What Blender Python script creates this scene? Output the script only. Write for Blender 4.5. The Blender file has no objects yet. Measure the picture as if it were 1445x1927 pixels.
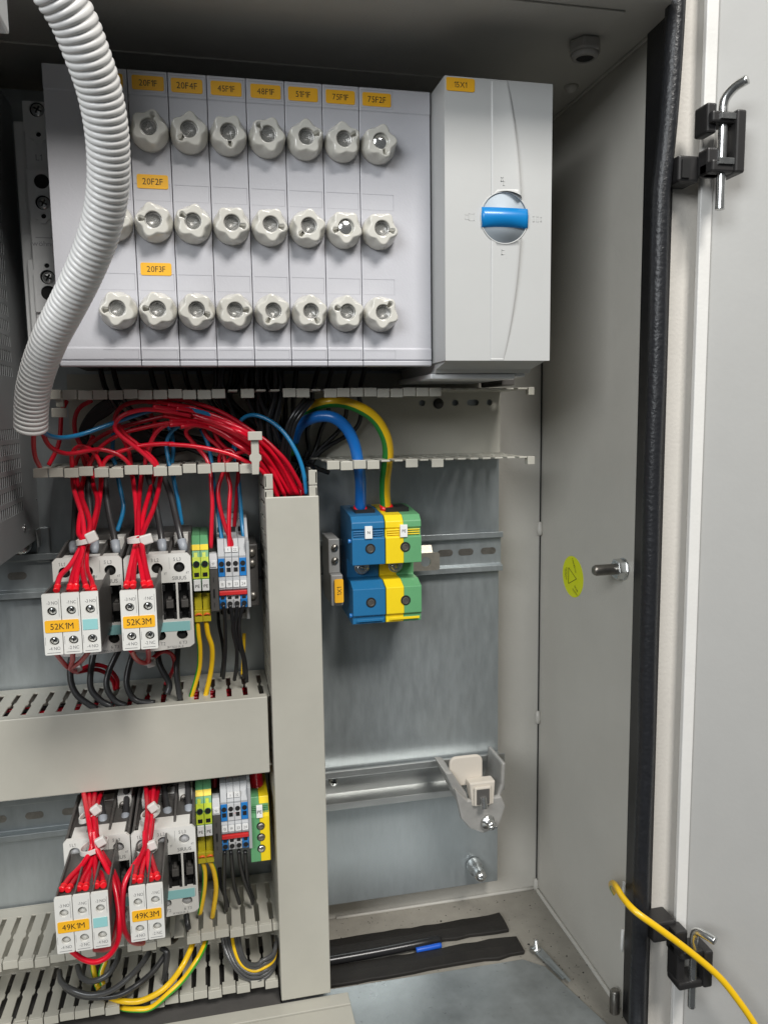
import bpy, bmesh, math, random
from mathutils import Vector, Matrix
random.seed(7)
# ------------------------------------------------------------------ camera, world, lamps
YAW, PITCH, ROLL, FPX = 0.217764648, -0.123194165, -0.0139809725, 1484.65
F_ = Vector((math.sin(YAW)*math.cos(PITCH), math.cos(YAW)*math.cos(PITCH), math.sin(PITCH)))
r0 = Vector((math.cos(YAW), -math.sin(YAW), 0)); u0 = r0.cross(F_)
R_ = r0*math.cos(ROLL)+u0*math.sin(ROLL); U_ = -r0*math.sin(ROLL)+u0*math.cos(ROLL)
MM = 0.001; H0 = 1.4                       # world is metres, camera 1.4 m above the ground; the plan below is in mm from the lens
scene = bpy.context.scene
cam = bpy.data.objects.new('camera', bpy.data.cameras.new('camera')); scene.collection.objects.link(cam)
cam.matrix_world = Matrix(((R_.x,U_.x,-F_.x,0),(R_.y,U_.y,-F_.y,0),(R_.z,U_.z,-F_.z,H0),(0,0,0,1)))
cam.data.sensor_fit = 'VERTICAL'; cam.data.sensor_height = 36; cam.data.lens = 36*FPX/1927
cam.data.clip_start = 0.02; cam.data.clip_end = 50
scene.camera = cam
scene.render.engine = 'CYCLES'
scene.view_settings.view_transform = 'Standard'; scene.view_settings.look = 'None'
scene.view_settings.exposure = 0.0; scene.view_settings.gamma = 1.0
w = bpy.data.worlds.new('World'); scene.world = w; w.use_nodes = True
w.node_tree.nodes['Background'].inputs[0].default_value = (0.90, 0.96, 1.0, 1)
w.node_tree.nodes['Background'].inputs[1].default_value = 0.055
def area(name, loc, target, size, power, col):
    L = bpy.data.lights.new(name, 'AREA'); L.shape = 'RECTANGLE'; L.size = size[0]; L.size_y = size[1]; L.energy = power; L.color = col
    o = bpy.data.objects.new(name, L); scene.collection.objects.link(o)
    p = Vector(loc)*MM + Vector((0,0,H0)); t = Vector(target)*MM + Vector((0,0,H0))
    o.location = p; o.rotation_euler = (t-p).to_track_quat('-Z','Y').to_euler()
    return o
area('window_light', (560,-1150,1750), (60,600,-120), (0.8,0.6), 60, (1.0,0.97,0.925))
area('fill_light', (-1050,-950,760), (200,600,-200), (1.1,0.8), 25, (0.95,0.98,1.0))  # added fill from the front left, brightens the right wall

# ------------------------------------------------------------------ pixel -> plan (mm) on a plane of known depth
def ray(x, y): return R_*(x-722.5) - U_*(y-963.5) + F_*FPX
def P(x, y, D): d = ray(x, y); return d*(D/d.y)
# ------------------------------------------------------------------ materials
MATS = {}
def mat(name, col, rough=0.5, metal=0.0, bump=0.0, bscale=300.0, var=0.0, vscale=40.0, coat=0.0, spec=0.5, trans=0.0, stretch=(1,1,1), rvar=0.0, emit=None, dirt=0.0):
    m = bpy.data.materials.new(name); m.use_nodes = True; MATS[name] = m
    nt = m.node_tree; b = nt.nodes['Principled BSDF']
    b.inputs['Base Color'].default_value = (*col, 1); b.inputs['Roughness'].default_value = rough; b.inputs['Metallic'].default_value = metal
    b.inputs['Coat Weight'].default_value = coat; b.inputs['Coat Roughness'].default_value = 0.12
    b.inputs['Specular IOR Level'].default_value = spec; b.inputs['Transmission Weight'].default_value = trans
    tc = nt.nodes.new('ShaderNodeTexCoord'); mp = nt.nodes.new('ShaderNodeMapping')
    geo = nt.nodes.new('ShaderNodeNewGeometry')
    nt.links.new(geo.outputs['Position'], mp.inputs['Vector']); mp.inputs['Scale'].default_value = stretch
    if var > 0 or rvar > 0:
        n = nt.nodes.new('ShaderNodeTexNoise'); n.inputs['Scale'].default_value = vscale; n.inputs['Detail'].default_value = 6; n.inputs['Roughness'].default_value = 0.65
        nt.links.new(mp.outputs[0], n.inputs['Vector'])
        if var > 0:
            r = nt.nodes.new('ShaderNodeMapRange'); r.inputs[1].default_value = 0.3; r.inputs[2].default_value = 0.7
            r.inputs[3].default_value = 1-var; r.inputs[4].default_value = 1+var*0.6
            nt.links.new(n.outputs['Fac'], r.inputs[0])
            mx = nt.nodes.new('ShaderNodeMix'); mx.data_type = 'RGBA'; mx.blend_type = 'MULTIPLY'; mx.inputs[0].default_value = 1
            mx.inputs[6].default_value = (*col, 1); nt.links.new(r.outputs[0], mx.inputs[7])
            out = mx.outputs[2]
            if dirt > 0:
                n2 = nt.nodes.new('ShaderNodeTexNoise'); n2.inputs['Scale'].default_value = 260; n2.inputs['Detail'].default_value = 8
                nt.links.new(geo.outputs['Position'], n2.inputs['Vector'])
                r2 = nt.nodes.new('ShaderNodeMapRange'); r2.inputs[1].default_value = 0.66; r2.inputs[2].default_value = 0.74; r2.inputs[3].default_value = 0; r2.inputs[4].default_value = dirt
                nt.links.new(n2.outputs['Fac'], r2.inputs[0])
                m2 = nt.nodes.new('ShaderNodeMix'); m2.data_type = 'RGBA'; nt.links.new(r2.outputs[0], m2.inputs[0]); nt.links.new(out, m2.inputs[6]); m2.inputs[7].default_value = (0.03,0.025,0.02,1)
                out = m2.outputs[2]
            nt.links.new(out, b.inputs['Base Color'])
        if rvar > 0:
            r = nt.nodes.new('ShaderNodeMapRange'); r.inputs[1].default_value = 0.3; r.inputs[2].default_value = 0.7
            r.inputs[3].default_value = max(0.02, rough-rvar); r.inputs[4].default_value = min(1, rough+rvar)
            nt.links.new(n.outputs['Fac'], r.inputs[0]); nt.links.new(r.outputs[0], b.inputs['Roughness'])
    if bump > 0:
        n = nt.nodes.new('ShaderNodeTexNoise'); n.inputs['Scale'].default_value = bscale; n.inputs['Detail'].default_value = 4
        nt.links.new(mp.outputs[0], n.inputs['Vector'])
        bp = nt.nodes.new('ShaderNodeBump'); bp.inputs['Strength'].default_value = bump; bp.inputs['Distance'].default_value = 0.0005
        nt.links.new(n.outputs['Fac'], bp.inputs['Height']); nt.links.new(bp.outputs[0], b.inputs['Normal'])
    return m
paint   = mat('cabinet_paint', (0.57,0.55,0.50), 0.42, bump=0.35, bscale=420, var=0.05, vscale=14, rvar=0.06)
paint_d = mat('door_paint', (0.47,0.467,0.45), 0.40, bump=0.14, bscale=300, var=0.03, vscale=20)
flangep = mat('flange_paint', (0.66,0.63,0.58), 0.40, bump=0.5, bscale=420, var=0.04, vscale=14)
rim_w   = mat('rim_paint', (0.80,0.79,0.76), 0.35, bump=0.3, bscale=500, var=0.03)
floorp  = mat('floor_paint', (0.31,0.29,0.25), 0.5, bump=0.5, bscale=400, var=0.14, vscale=45, dirt=0.85)
galv    = mat('galvanised_steel', (0.42,0.455,0.465), 0.40, 0.66, bump=0.10, bscale=420, var=0.09, vscale=170, stretch=(1,1,0.25), rvar=0.05)
galv2   = mat('galvanised_tray', (0.42,0.45,0.46), 0.36, 0.8, bump=0.2, bscale=200, var=0.25, vscale=30, rvar=0.12, dirt=0.35)
railm   = mat('zinc_rail', (0.50,0.51,0.50), 0.36, 0.85, bump=0.12, bscale=120, var=0.12, vscale=70, stretch=(0.3,1,1), rvar=0.08)
zinc    = mat('bright_zinc', (0.70,0.71,0.70), 0.24, 0.95, bump=0.03, var=0.08, vscale=120, rvar=0.05)
darkz   = mat('dull_steel', (0.33,0.31,0.28), 0.4, 0.9, bump=0.3, bscale=400, var=0.2, vscale=200)
castm   = mat('cast_zinc', (0.40,0.39,0.37), 0.45, 0.35, bump=0.3, bscale=300, var=0.12, vscale=120)
perfm   = mat('perforated_sheet', (0.42,0.435,0.44), 0.42, 0.4, bump=0.1, var=0.08, vscale=30, rvar=0.06)
duct    = mat('grey_duct_plastic', (0.47,0.455,0.395), 0.42, bump=0.12, bscale=160, var=0.05, vscale=18, rvar=0.05)
fusep   = mat('fuse_cover_plastic', (0.555,0.555,0.59), 0.36, bump=0.15, bscale=700, var=0.035, vscale=30)
boxp    = mat('switch_cover_plastic', (0.54,0.545,0.535), 0.38, bump=0.07, bscale=900, var=0.02, vscale=25)
basep   = mat('holder_plastic', (0.80,0.81,0.81), 0.45, bump=0.15, bscale=600, var=0.04)
porc    = mat('glazed_porcelain', (0.66,0.645,0.59), 0.12, coat=0.35, var=0.02, vscale=90)
ringm   = mat('nickel_ring', (0.55,0.54,0.52), 0.38, 0.7)
hingem  = mat('hinge_plastic', (0.022,0.021,0.021), 0.42, bump=0.1, bscale=600)
sightm  = mat('sight_glass_grey', (0.15,0.15,0.14), 0.15, coat=0.8)
ind_g   = mat('indicator_grey', (0.45,0.46,0.45), 0.2, coat=0.5)
ind_r   = mat('indicator_red', (0.36,0.14,0.12), 0.25, coat=0.5)
ind_d   = mat('indicator_dark', (0.05,0.04,0.045), 0.25, coat=0.5)
ind_s   = mat('indicator_silver', (0.92,0.92,0.9), 0.12, 0.9)
orange  = mat('orange_sticker', (0.93,0.48,0.02), 0.45, var=0.03, vscale=100)
ink     = mat('black_ink', (0.02,0.015,0.012), 0.6)
ink_g   = mat('grey_ink', (0.22,0.22,0.22), 0.6)
shade_e   = mat('embossed_line_shade', (0.40,0.40,0.43), 0.5)  # darker than the plastic; shade of the moulded relief put into the colour
blue_h  = mat('blue_handle_plastic', (0.005,0.22,0.58), 0.35, coat=0.2)
dial_m  = mat('dial_plastic', (0.50,0.56,0.61), 0.38)
conduit = mat('conduit_plastic', (0.90,0.89,0.87), 0.33, coat=0.15, var=0.02)
white   = mat('contactor_plastic', (0.73,0.72,0.68), 0.45, bump=0.1, bscale=500, var=0.03, vscale=60)
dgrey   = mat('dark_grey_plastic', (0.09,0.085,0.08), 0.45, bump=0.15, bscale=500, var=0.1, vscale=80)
black   = mat('black_plastic', (0.018,0.018,0.018), 0.38, bump=0.1)
holeb   = mat('hole_black', (0.008,0.008,0.008), 0.7)
teal    = mat('teal_label', (0.30,0.60,0.60), 0.45)
lgrey   = mat('terminal_grey', (0.40,0.41,0.42), 0.42, var=0.04)
clampg  = mat('end_clamp_grey', (0.27,0.27,0.265), 0.45, var=0.05)
lgrey2  = mat('terminal_light_grey', (0.58,0.58,0.59), 0.42, var=0.04)
tblue   = mat('terminal_blue', (0.02,0.155,0.34), 0.36, bump=0.1, var=0.05)
tblue2  = mat('bright_blue_plastic', (0.02,0.20,0.55), 0.38)
tgreen  = mat('terminal_green', (0.13,0.37,0.17), 0.38, var=0.05)
tyel    = mat('terminal_yellow', (0.90,0.66,0.015), 0.38, var=0.04)
tylgr   = mat('terminal_yellow_green', (0.62,0.75,0.05), 0.38, var=0.12, vscale=120)
olive   = mat('terminal_olive', (0.50,0.42,0.02), 0.4)
wlabel  = mat('white_marker', (0.85,0.85,0.84), 0.45)
redp    = mat('red_plastic', (0.62,0.03,0.03), 0.38)
w_red   = mat('red_wire_sheath', (0.66,0.004,0.022), 0.30, coat=0.15, var=0.04)
w_red2  = mat('dark_red_wire_sheath', (0.50,0.003,0.018), 0.34, coat=0.12, var=0.04)
w_red3  = mat('pinkish_red_wire_sheath', (0.70,0.012,0.035), 0.30, coat=0.15, var=0.04)
w_redp  = mat('red_ferrule', (0.80,0.01,0.02), 0.35, coat=0.1)
w_black = mat('black_wire_sheath', (0.014,0.014,0.015), 0.30, coat=0.1)
w_gblk  = mat('worn_black_wire_sheath', (0.035,0.035,0.036), 0.33, coat=0.1)
w_grey  = mat('highlit_black_wire_sheath', (0.075,0.075,0.075), 0.3, coat=0.2)  # paler than the other blacks; highlight on the wires put into the colour
w_blue  = mat('light_blue_wire_sheath', (0.012,0.19,0.40), 0.30, coat=0.15)
w_bblue = mat('thick_blue_cable_sheath', (0.008,0.14,0.48), 0.30, coat=0.15)
w_yel   = mat('yellow_wire_sheath', (0.86,0.53,0.01), 0.32, coat=0.15)
w_grn   = mat('green_wire_sheath', (0.05,0.36,0.03), 0.32, coat=0.15)
w_grnd  = mat('dark_green_wire_sheath', (0.02,0.20,0.03), 0.34)
sleeve  = mat('grey_ferrule', (0.34,0.37,0.41), 0.4)
nylon   = mat('nylon_tie', (0.78,0.76,0.72), 0.35, trans=0.15)
rubber  = mat('seal_rubber', (0.018,0.019,0.022), 0.36, bump=0.9, bscale=420, var=0.25, vscale=250)
foam    = mat('foam_rubber', (0.014,0.012,0.010), 0.6, bump=0.5, bscale=500, var=0.3, vscale=60)
yelst   = mat('yellow_sticker', (0.78,0.84,0.0), 0.45)
beige   = mat('beige_plastic', (0.60,0.55,0.48), 0.42)
brass   = mat('plated_bar', (0.66,0.61,0.52), 0.4, 0.9, bump=0.15, bscale=200, var=0.15, vscale=150)
gland_m = mat('gland_plastic', (0.42,0.40,0.37), 0.45)
tape    = mat('blue_tape', (0.01,0.10,0.55), 0.4)
# ------------------------------------------------------------------ mesh builder (all numbers in mm)
class MB:
    def __init__(s): s.v=[]; s.f=[]; s.m=[]; s.s=[]
    def add(s, vs, fs, mi=0, smooth=False):
        n=len(s.v); s.v += [tuple(p) for p in vs]
        for k,f in enumerate(fs):
            s.f.append([n+i for i in f]); s.m.append(mi[k] if isinstance(mi,list) else mi); s.s.append(smooth)
        return s
    def box(s, x0,x1,y0,y1,z0,z1, mi=0):
        vs=[(x0,y0,z0),(x1,y0,z0),(x1,y1,z0),(x0,y1,z0),(x0,y0,z1),(x1,y0,z1),(x1,y1,z1),(x0,y1,z1)]
        return s.add(vs,[(0,3,2,1),(4,5,6,7),(0,1,5,4),(1,2,6,5),(2,3,7,6),(3,0,4,7)],mi)
    def prism(s, poly, a, b, axis, mi=0, smooth=False):
        # poly: 2D points; axis 'x': (y,z), 'y': (x,z), 'z': (x,y)
        def c(p,t): return {'x':(t,p[0],p[1]),'y':(p[0],t,p[1]),'z':(p[0],p[1],t)}[axis]
        n=len(poly); vs=[c(p,a) for p in poly]+[c(p,b) for p in poly]
        fs=[list(range(n)),list(range(2*n-1,n-1,-1))]+[(i,(i+1)%n,n+(i+1)%n,n+i) for i in range(n)]
        return s.add(vs,fs,mi,smooth)
    def tube(s, pts, r, n=10, mi=0, caps=True, matf=None, samples=6, radf=None):
        pts=[Vector(p) for p in pts]
        q=spline(pts,samples) if samples>1 else pts
        up=None; vs=[]; fs=[]; ms=[]
        for i,p in enumerate(q):
            t=(q[min(i+1,len(q)-1)]-q[max(i-1,0)]).normalized()
            if up is None:
                up=Vector((0,-1,0)) if abs(t.y)<0.9 else Vector((0,0,1))
            up=(up-t*up.dot(t)).normalized(); sd=t.cross(up)
            rr=r if radf is None else radf(i/(len(q)-1))*r
            for k in range(n):
                a=2*math.pi*k/n; vs.append(p+(up*math.cos(a)+sd*math.sin(a))*rr)
        for i in range(len(q)-1):
            for k in range(n):
                fs.append((i*n+k,i*n+(k+1)%n,(i+1)*n+(k+1)%n,(i+1)*n+k)); ms.append(matf(k) if matf else mi)
        if caps:
            fs.append(list(range(n-1,-1,-1))); ms.append(mi); fs.append([(len(q)-1)*n+k for k in range(n)]); ms.append(mi)
        return s.add(vs,fs,ms,True)
    def lathe(s, prof, o, ax, n=24, mi=0, smooth=True):
        # prof: list of (radius, distance along ax)
        ax=Vector(ax).normalized(); a=Vector((0,0,1)) if abs(ax.z)<0.9 else Vector((1,0,0))
        a=(a-ax*a.dot(ax)).normalized(); b=ax.cross(a); o=Vector(o); vs=[]; fs=[]
        for r,h in prof:
            for k in range(n):
                t=2*math.pi*k/n; vs.append(o+ax*h+(a*math.cos(t)+b*math.sin(t))*r)
        for i in range(len(prof)-1):
            for k in range(n): fs.append((i*n+k,i*n+(k+1)%n,(i+1)*n+(k+1)%n,(i+1)*n+k))
        if prof[0][0]>1e-6: fs.append(list(range(n-1,-1,-1)))
        if prof[-1][0]>1e-6: fs.append([(len(prof)-1)*n+k for k in range(n)])
        return s.add(vs,fs,mi,smooth)
    def cyl(s,o,ax,r,h,n=20,mi=0): 
        s.lathe([(r,0),(r,h)],o,ax,n,mi,False); return s
    def rot(s, c, ax, ang, start=0):
        M=Matrix.Translation(Vector(c))@Matrix.Rotation(ang,4,ax)@Matrix.Translation(-Vector(c))
        for i in range(start,len(s.v)): s.v[i]=tuple(M@Vector(s.v[i]))
        return s
def spline(p, k):
    out=[]; n=len(p)
    for i in range(n-1):
        a=p[i-1] if i>0 else p[i]*2-p[i+1]; b=p[i]; c=p[i+1]; d=p[i+2] if i+2<n else p[i+1]*2-p[i]
        for j in range(k):
            t=j/k
            out.append(0.5*((2*b)+(c-a)*t+(2*a-5*b+4*c-d)*t*t+(3*b-a-3*c+d)*t**3))
    out.append(p[-1]); return out
def org(o): 
    return Vector(o['_o']) if '_o' in o.keys() else Vector((0,0,0))
ORG = {}
def pieces(mb, tol=0.02):
    """split a builder into the separate solids it holds (solids whose boxes touch stay together)"""
    par=list(range(len(mb.v)))
    def fd(i):
        while par[i]!=i: par[i]=par[par[i]]; i=par[i]
        return i
    for f in mb.f:
        a=fd(f[0])
        for i in f[1:]: par[fd(i)]=a
    comp={}
    for i in range(len(mb.v)): comp.setdefault(fd(i),[]).append(i)
    bx=[]
    for r,ids in comp.items():
        lo=[min(mb.v[i][k] for i in ids)-tol for k in range(3)]; hi=[max(mb.v[i][k] for i in ids)+tol for k in range(3)]; bx.append([lo,hi,{r}])
    ch=True
    while ch:
        ch=False
        for i in range(len(bx)):
            for j in range(i+1,len(bx)):
                if all(bx[i][0][k]<=bx[j][1][k] and bx[j][0][k]<=bx[i][1][k] for k in range(3)):
                    bx[i]=[[min(bx[i][0][k],bx[j][0][k]) for k in range(3)],[max(bx[i][1][k],bx[j][1][k]) for k in range(3)],bx[i][2]|bx[j][2]]; del bx[j]; ch=True; break
            if ch: break
    out=[]
    for b in bx:
        m=MB(); mp={}
        for f,mi,sm in zip(mb.f,mb.m,mb.s):
            if fd(f[0]) in b[2]:
                for i in f:
                    if i not in mp: mp[i]=len(m.v); m.v.append(mb.v[i])
                m.f.append([mp[i] for i in f]); m.m.append(mi); m.s.append(sm)
        out.append(m)
    return out
def OBJS(name, mb, mats, parent, **kw):
    return [OBJ(name,m,mats,parent,**kw) for m in pieces(mb)]
def OBJ(name, mb, mats, parent=None, bevel=0.0, label=None, cat=None, group=None, kind=None, recalc=True, seg=2):
    if not isinstance(mats,(list,tuple)): mats=[mats]
    xs=[p[0] for p in mb.v]; ys=[p[1] for p in mb.v]; zs=[p[2] for p in mb.v]
    o0=Vector(((min(xs)+max(xs))/2,(min(ys)+max(ys))/2,min(zs)))
    me=bpy.data.meshes.new(name)
    me.from_pydata([((p[0]-o0.x)*MM,(p[1]-o0.y)*MM,(p[2]-o0.z)*MM) for p in mb.v],[],mb.f)
    for m in mats: me.materials.append(m)
    for i,pl in enumerate(me.polygons): pl.material_index=mb.m[i]; pl.use_smooth=mb.s[i]
    if recalc:
        bm=bmesh.new(); bm.from_mesh(me); bmesh.ops.recalc_face_normals(bm,faces=bm.faces); bm.to_mesh(me); bm.free()
    ob=bpy.data.objects.new(name,me); scene.collection.objects.link(ob)
    if bevel>0:
        b=ob.modifiers.new('bevel','BEVEL'); b.width=bevel*MM; b.segments=seg; b.limit_method='ANGLE'; b.angle_limit=math.radians(40)
    place(ob,o0,parent); tag(ob,label,cat,group,kind); return ob
def place(ob,o0,parent):
    ORG[ob.name]=o0
    if parent is not None:
        ob.parent=parent; ob.location=(o0-ORG[parent.name])*MM
    else: ob.location=o0*MM+Vector((0,0,H0))
def tag(o,label=None,cat=None,group=None,kind=None):
    if label: o['label']=label
    if cat: o['category']=cat
    if group: o['group']=group
    if kind: o['kind']=kind
    return o
def EMP(name, loc, label, cat, group=None):
    o=bpy.data.objects.new(name,None); o.empty_display_size=0.01; scene.collection.objects.link(o)
    place(o,Vector(loc),None); return tag(o,label,cat,group)
def meshof(cu):
    ob=bpy.data.objects.new('tmp',cu); scene.collection.objects.link(ob)
    bpy.context.view_layer.update()
    dg=bpy.context.evaluated_depsgraph_get(); me=bpy.data.meshes.new_from_object(ob.evaluated_get(dg))
    vs=[tuple(v.co) for v in me.vertices]; fs=[list(p.vertices) for p in me.polygons]
    bpy.data.objects.remove(ob); bpy.data.meshes.remove(me); bpy.data.curves.remove(cu)
    return vs,fs
TC={}
GC={}
def glyph(c):
    if c not in GC:
        if c=='1':
            GC[c]=([(1.55,0),(2.45,0),(2.45,7.3),(1.85,7.3),(1.55,6.75),(0.1,5.6),(0.1,4.7),(1.55,5.55)],[[0,1,2,3,4,7],[4,5,6,7]])
        else:
            cu=bpy.data.curves.new('t','FONT'); cu.body=c; cu.size=10; cu.resolution_u=3
            vs,fs=meshof(cu); x0=min(v[0] for v in vs); GC[c]=([(v[0]-x0,v[1]) for v in vs],fs)
    return GC[c]
def textmesh(s):
    if s not in TC:
        vs=[]; fs=[]; x=0
        for c in s:
            if c==' ': x+=2.6; continue
            if c=='1' and x>0: x-=0.25
            g,f=glyph(c); n=len(vs); w_=max(v[0] for v in g)
            vs+=[(v[0]+x,v[1]) for v in g]; fs+=[[i+n for i in q] for q in f]; x+=w_+0.95
        ys=[v[1] for v in vs]; xs=[v[0] for v in vs]; h=max(ys)-min(ys) or 1; cy=(max(ys)+min(ys))/2; cx=(max(xs)+min(xs))/2
        TC[s]=([((v[0]-cx)/h,(v[1]-cy)/h) for v in vs],fs)
    return TC[s]
def TXT(s, c, h, m, parent, U=(1,0,0), V=(0,0,1), wide=1.0, mb=None, bold=0):
    """flat printed lettering, h = letter height in mm, centred on c"""
    vs,fs=textmesh(s); U=Vector(U); V=Vector(V); c=Vector(c)
    k = mb or MB()
    for d in ([0] if not bold else [-bold,bold]):
        k.add([c+U*(v[0]*h*wide+d)+V*(v[1]*h)+U.cross(V)*(0.003*d) for v in vs],fs)
    if mb is not None: return mb
    return OBJ('lettering',k,m,parent,recalc=False)
def holed(outer, holes, y0, y1, mb=None, mi=0):
    """flat plate in the XZ plane with holes, between depths y0 (front) and y1"""
    cu=bpy.data.curves.new('h','CURVE'); cu.dimensions='2D'; cu.fill_mode='BOTH'; cu.extrude=abs(y1-y0)/2
    for poly in [outer]+holes:
        sp=cu.splines.new('POLY'); sp.points.add(len(poly)-1); sp.use_cyclic_u=True
        for i,p in enumerate(poly): sp.points[i].co=(p[0],p[1],0,1)
    vs,fs=meshof(cu); mb=mb or MB(); ym=(y0+y1)/2
    return mb.add([(v[0],ym-v[2],v[1]) for v in vs],fs,mi)
def circ(cx,cz,r,n=18,sx=1): return [(cx+sx*r*math.cos(2*math.pi*k/n),cz+r*math.sin(2*math.pi*k/n)) for k in range(n)]
def rect(x0,x1,z0,z1): return [(x0,z0),(x1,z0),(x1,z1),(x0,z1)]
def rrect(x0,x1,z0,z1,r,n=4):
    o=[]
    for cx,cz,a in ((x1-r,z1-r,0),(x0+r,z1-r,90),(x0+r,z0+r,180),(x1-r,z0+r,270)):
        for k in range(n+1):
            t=math.radians(a+90*k/n); o.append((cx+r*math.cos(t),cz+r*math.sin(t)))
    return o
def sticker(s, x, z, y, wd, ht, parent, name='label_sticker', th=None, m=None, r=1.2, mi=None, U=(1,0,0)):
    k=MB().prism(rrect(x-wd/2,x+wd/2,z-ht/2,z+ht/2,r),y-0.25,y,'y')
    o=OBJ(name,k,m or orange,parent)
    if s: TXT(s,(x,y-0.32,z),th or ht*0.46,mi or ink,o,wide=0.93)
    return o
def screw_head(mb, c, r, ax=(0,-1,0), mi=0, mi2=1, ang=0.3):
    """pan head with a cross recess, facing ax"""
    mb.lathe([(r,0),(r,0.5*r),(0.75*r,0.72*r),(0.0,0.8*r)],c,ax,16,mi)
    n=len(mb.v); c=Vector(c)
    if abs(ax[1])>0.9:
        for q in (0,1):
            n=len(mb.v); mb.box(c.x-0.62*r,c.x+0.62*r,c.y-0.86*r,c.y-0.4*r,c.z-0.13*r,c.z+0.13*r,mi2); mb.rot(c,'Y',ang+q*math.pi/2,n)
    return mb
# ================================================================== the cabinet
PD, BD = 660, 685                      # depth of the mounting plate and of the back wall
WX, CZ, FZ = 302, 250.7, -470          # right wall, ceiling, floor
cab = EMP('electrical_cabinet',(20,600,FZ-3),'open light grey sheet steel control cabinet with its compartment holding all the wiring','cabinet')
OBJ('back_wall', MB().box(-330,WX,BD,BD+2,FZ,CZ), paint, cab)
OBJ('side_wall', MB().box(WX,WX+2,487,BD+2,FZ-2,CZ+2), paint, cab)
OBJ('side_wall', MB().box(-332,-330,440,BD+2,FZ-2,CZ+2), paint, cab)
ce = OBJ('ceiling_panel', MB().prism([(-332,440),(286,440),(289,468),(294,478),(300,484),(WX,486),(WX,BD+2),(-332,BD+2)],CZ,CZ+2,'z'), paint, cab)
OBJ('ceiling_rim', MB().box(-330,268,486,600,CZ-1.2,CZ-0.2).box(-330,268,599,600,CZ-2.2,CZ-0.2), paint, cab, bevel=0.3)
OBJ('floor_panel', MB().box(-332,WX,440,BD+2,FZ-2,FZ), floorp, cab)
# welded seams with nubs in the back corner
sm = MB()
sm.tube([(WX-1.1,BD-1,FZ+4),(WX-0.8,BD-0.6,-300),(WX-1.0,BD-0.8,-100),(WX-0.8,BD-0.6,200)],0.55,6,samples=1)
OBJ('corner_gap', sm, holeb, cab)
wl = MB()
for z in (-108,-292,-465): wl.lathe([(0,0),(2.4,1),(2.8,5),(2.2,12),(0,13.5)],(WX-2,BD-2.5,z-7),(0,0,1),10)
wl.tube([(WX-2,BD-2,FZ+1),(WX-2,640,FZ+0.8),(WX-1.5,590,FZ+0.8),(WX-2,520,FZ+0.6)],2.0,8)
wl.tube([(100,BD-1.5,FZ+0.8),(200,BD-1.5,FZ+0.8),(WX-2,BD-1.5,FZ+1)],1.6,8)
wl.tube([(WX-1.2,BD-3,CZ-1),(WX-1.2,600,CZ-1),(WX-1.5,500,CZ-1)],1.2,8)
OBJS('weld_seam', wl, paint, cab)
# front flange, right of the opening
OBJ('front_flange', MB().box(WX+0.5,352,486,488,-620,420), flangep, cab, bevel=0.3)
OBJ('front_flange', MB().box(-332,WX,486.5,488.5,-620,FZ-2), paint, cab)
# rubber seal along the opening
sl = MB(); pts=[]
k=0
prof=[(303.4,513),(300.6,513.5),(298.6,512),(297.4,487),(290,483.5),(284.6,479.5),(284.2,474.5),(287,470.8),(291.2,470.2),(294.6,472.6),(295.4,477.5),(296.5,482),(303.6,484.4),(303.4,485.6)]
zs=[-600+20*i for i in range(52)]
for i,z in enumerate(zs):
    off = 0.0
    if z>140: off = 7.5*math.sin(min(1,(z-140)/120.0)*math.pi*0.5)
    off += 0.35*math.sin(z*0.021)+0.25*math.sin(z*0.047)
    for j,(x,y) in enumerate(prof):
        wgt = 1 if 4<=j<=11 else 0
        sl.v.append((x+off*wgt,y,z))
n=len(prof)
for i in range(len(zs)-1):
    for j in range(n):
        sl.f.append([i*n+j,i*n+(j+1)%n,(i+1)*n+(j+1)%n,(i+1)*n+j]); sl.m.append(0); sl.s.append(True)
OBJ('rubber_door_seal', sl, rubber, None, label='black rubber door seal clipped along the right edge of the cabinet opening', cat='seal')
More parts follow.
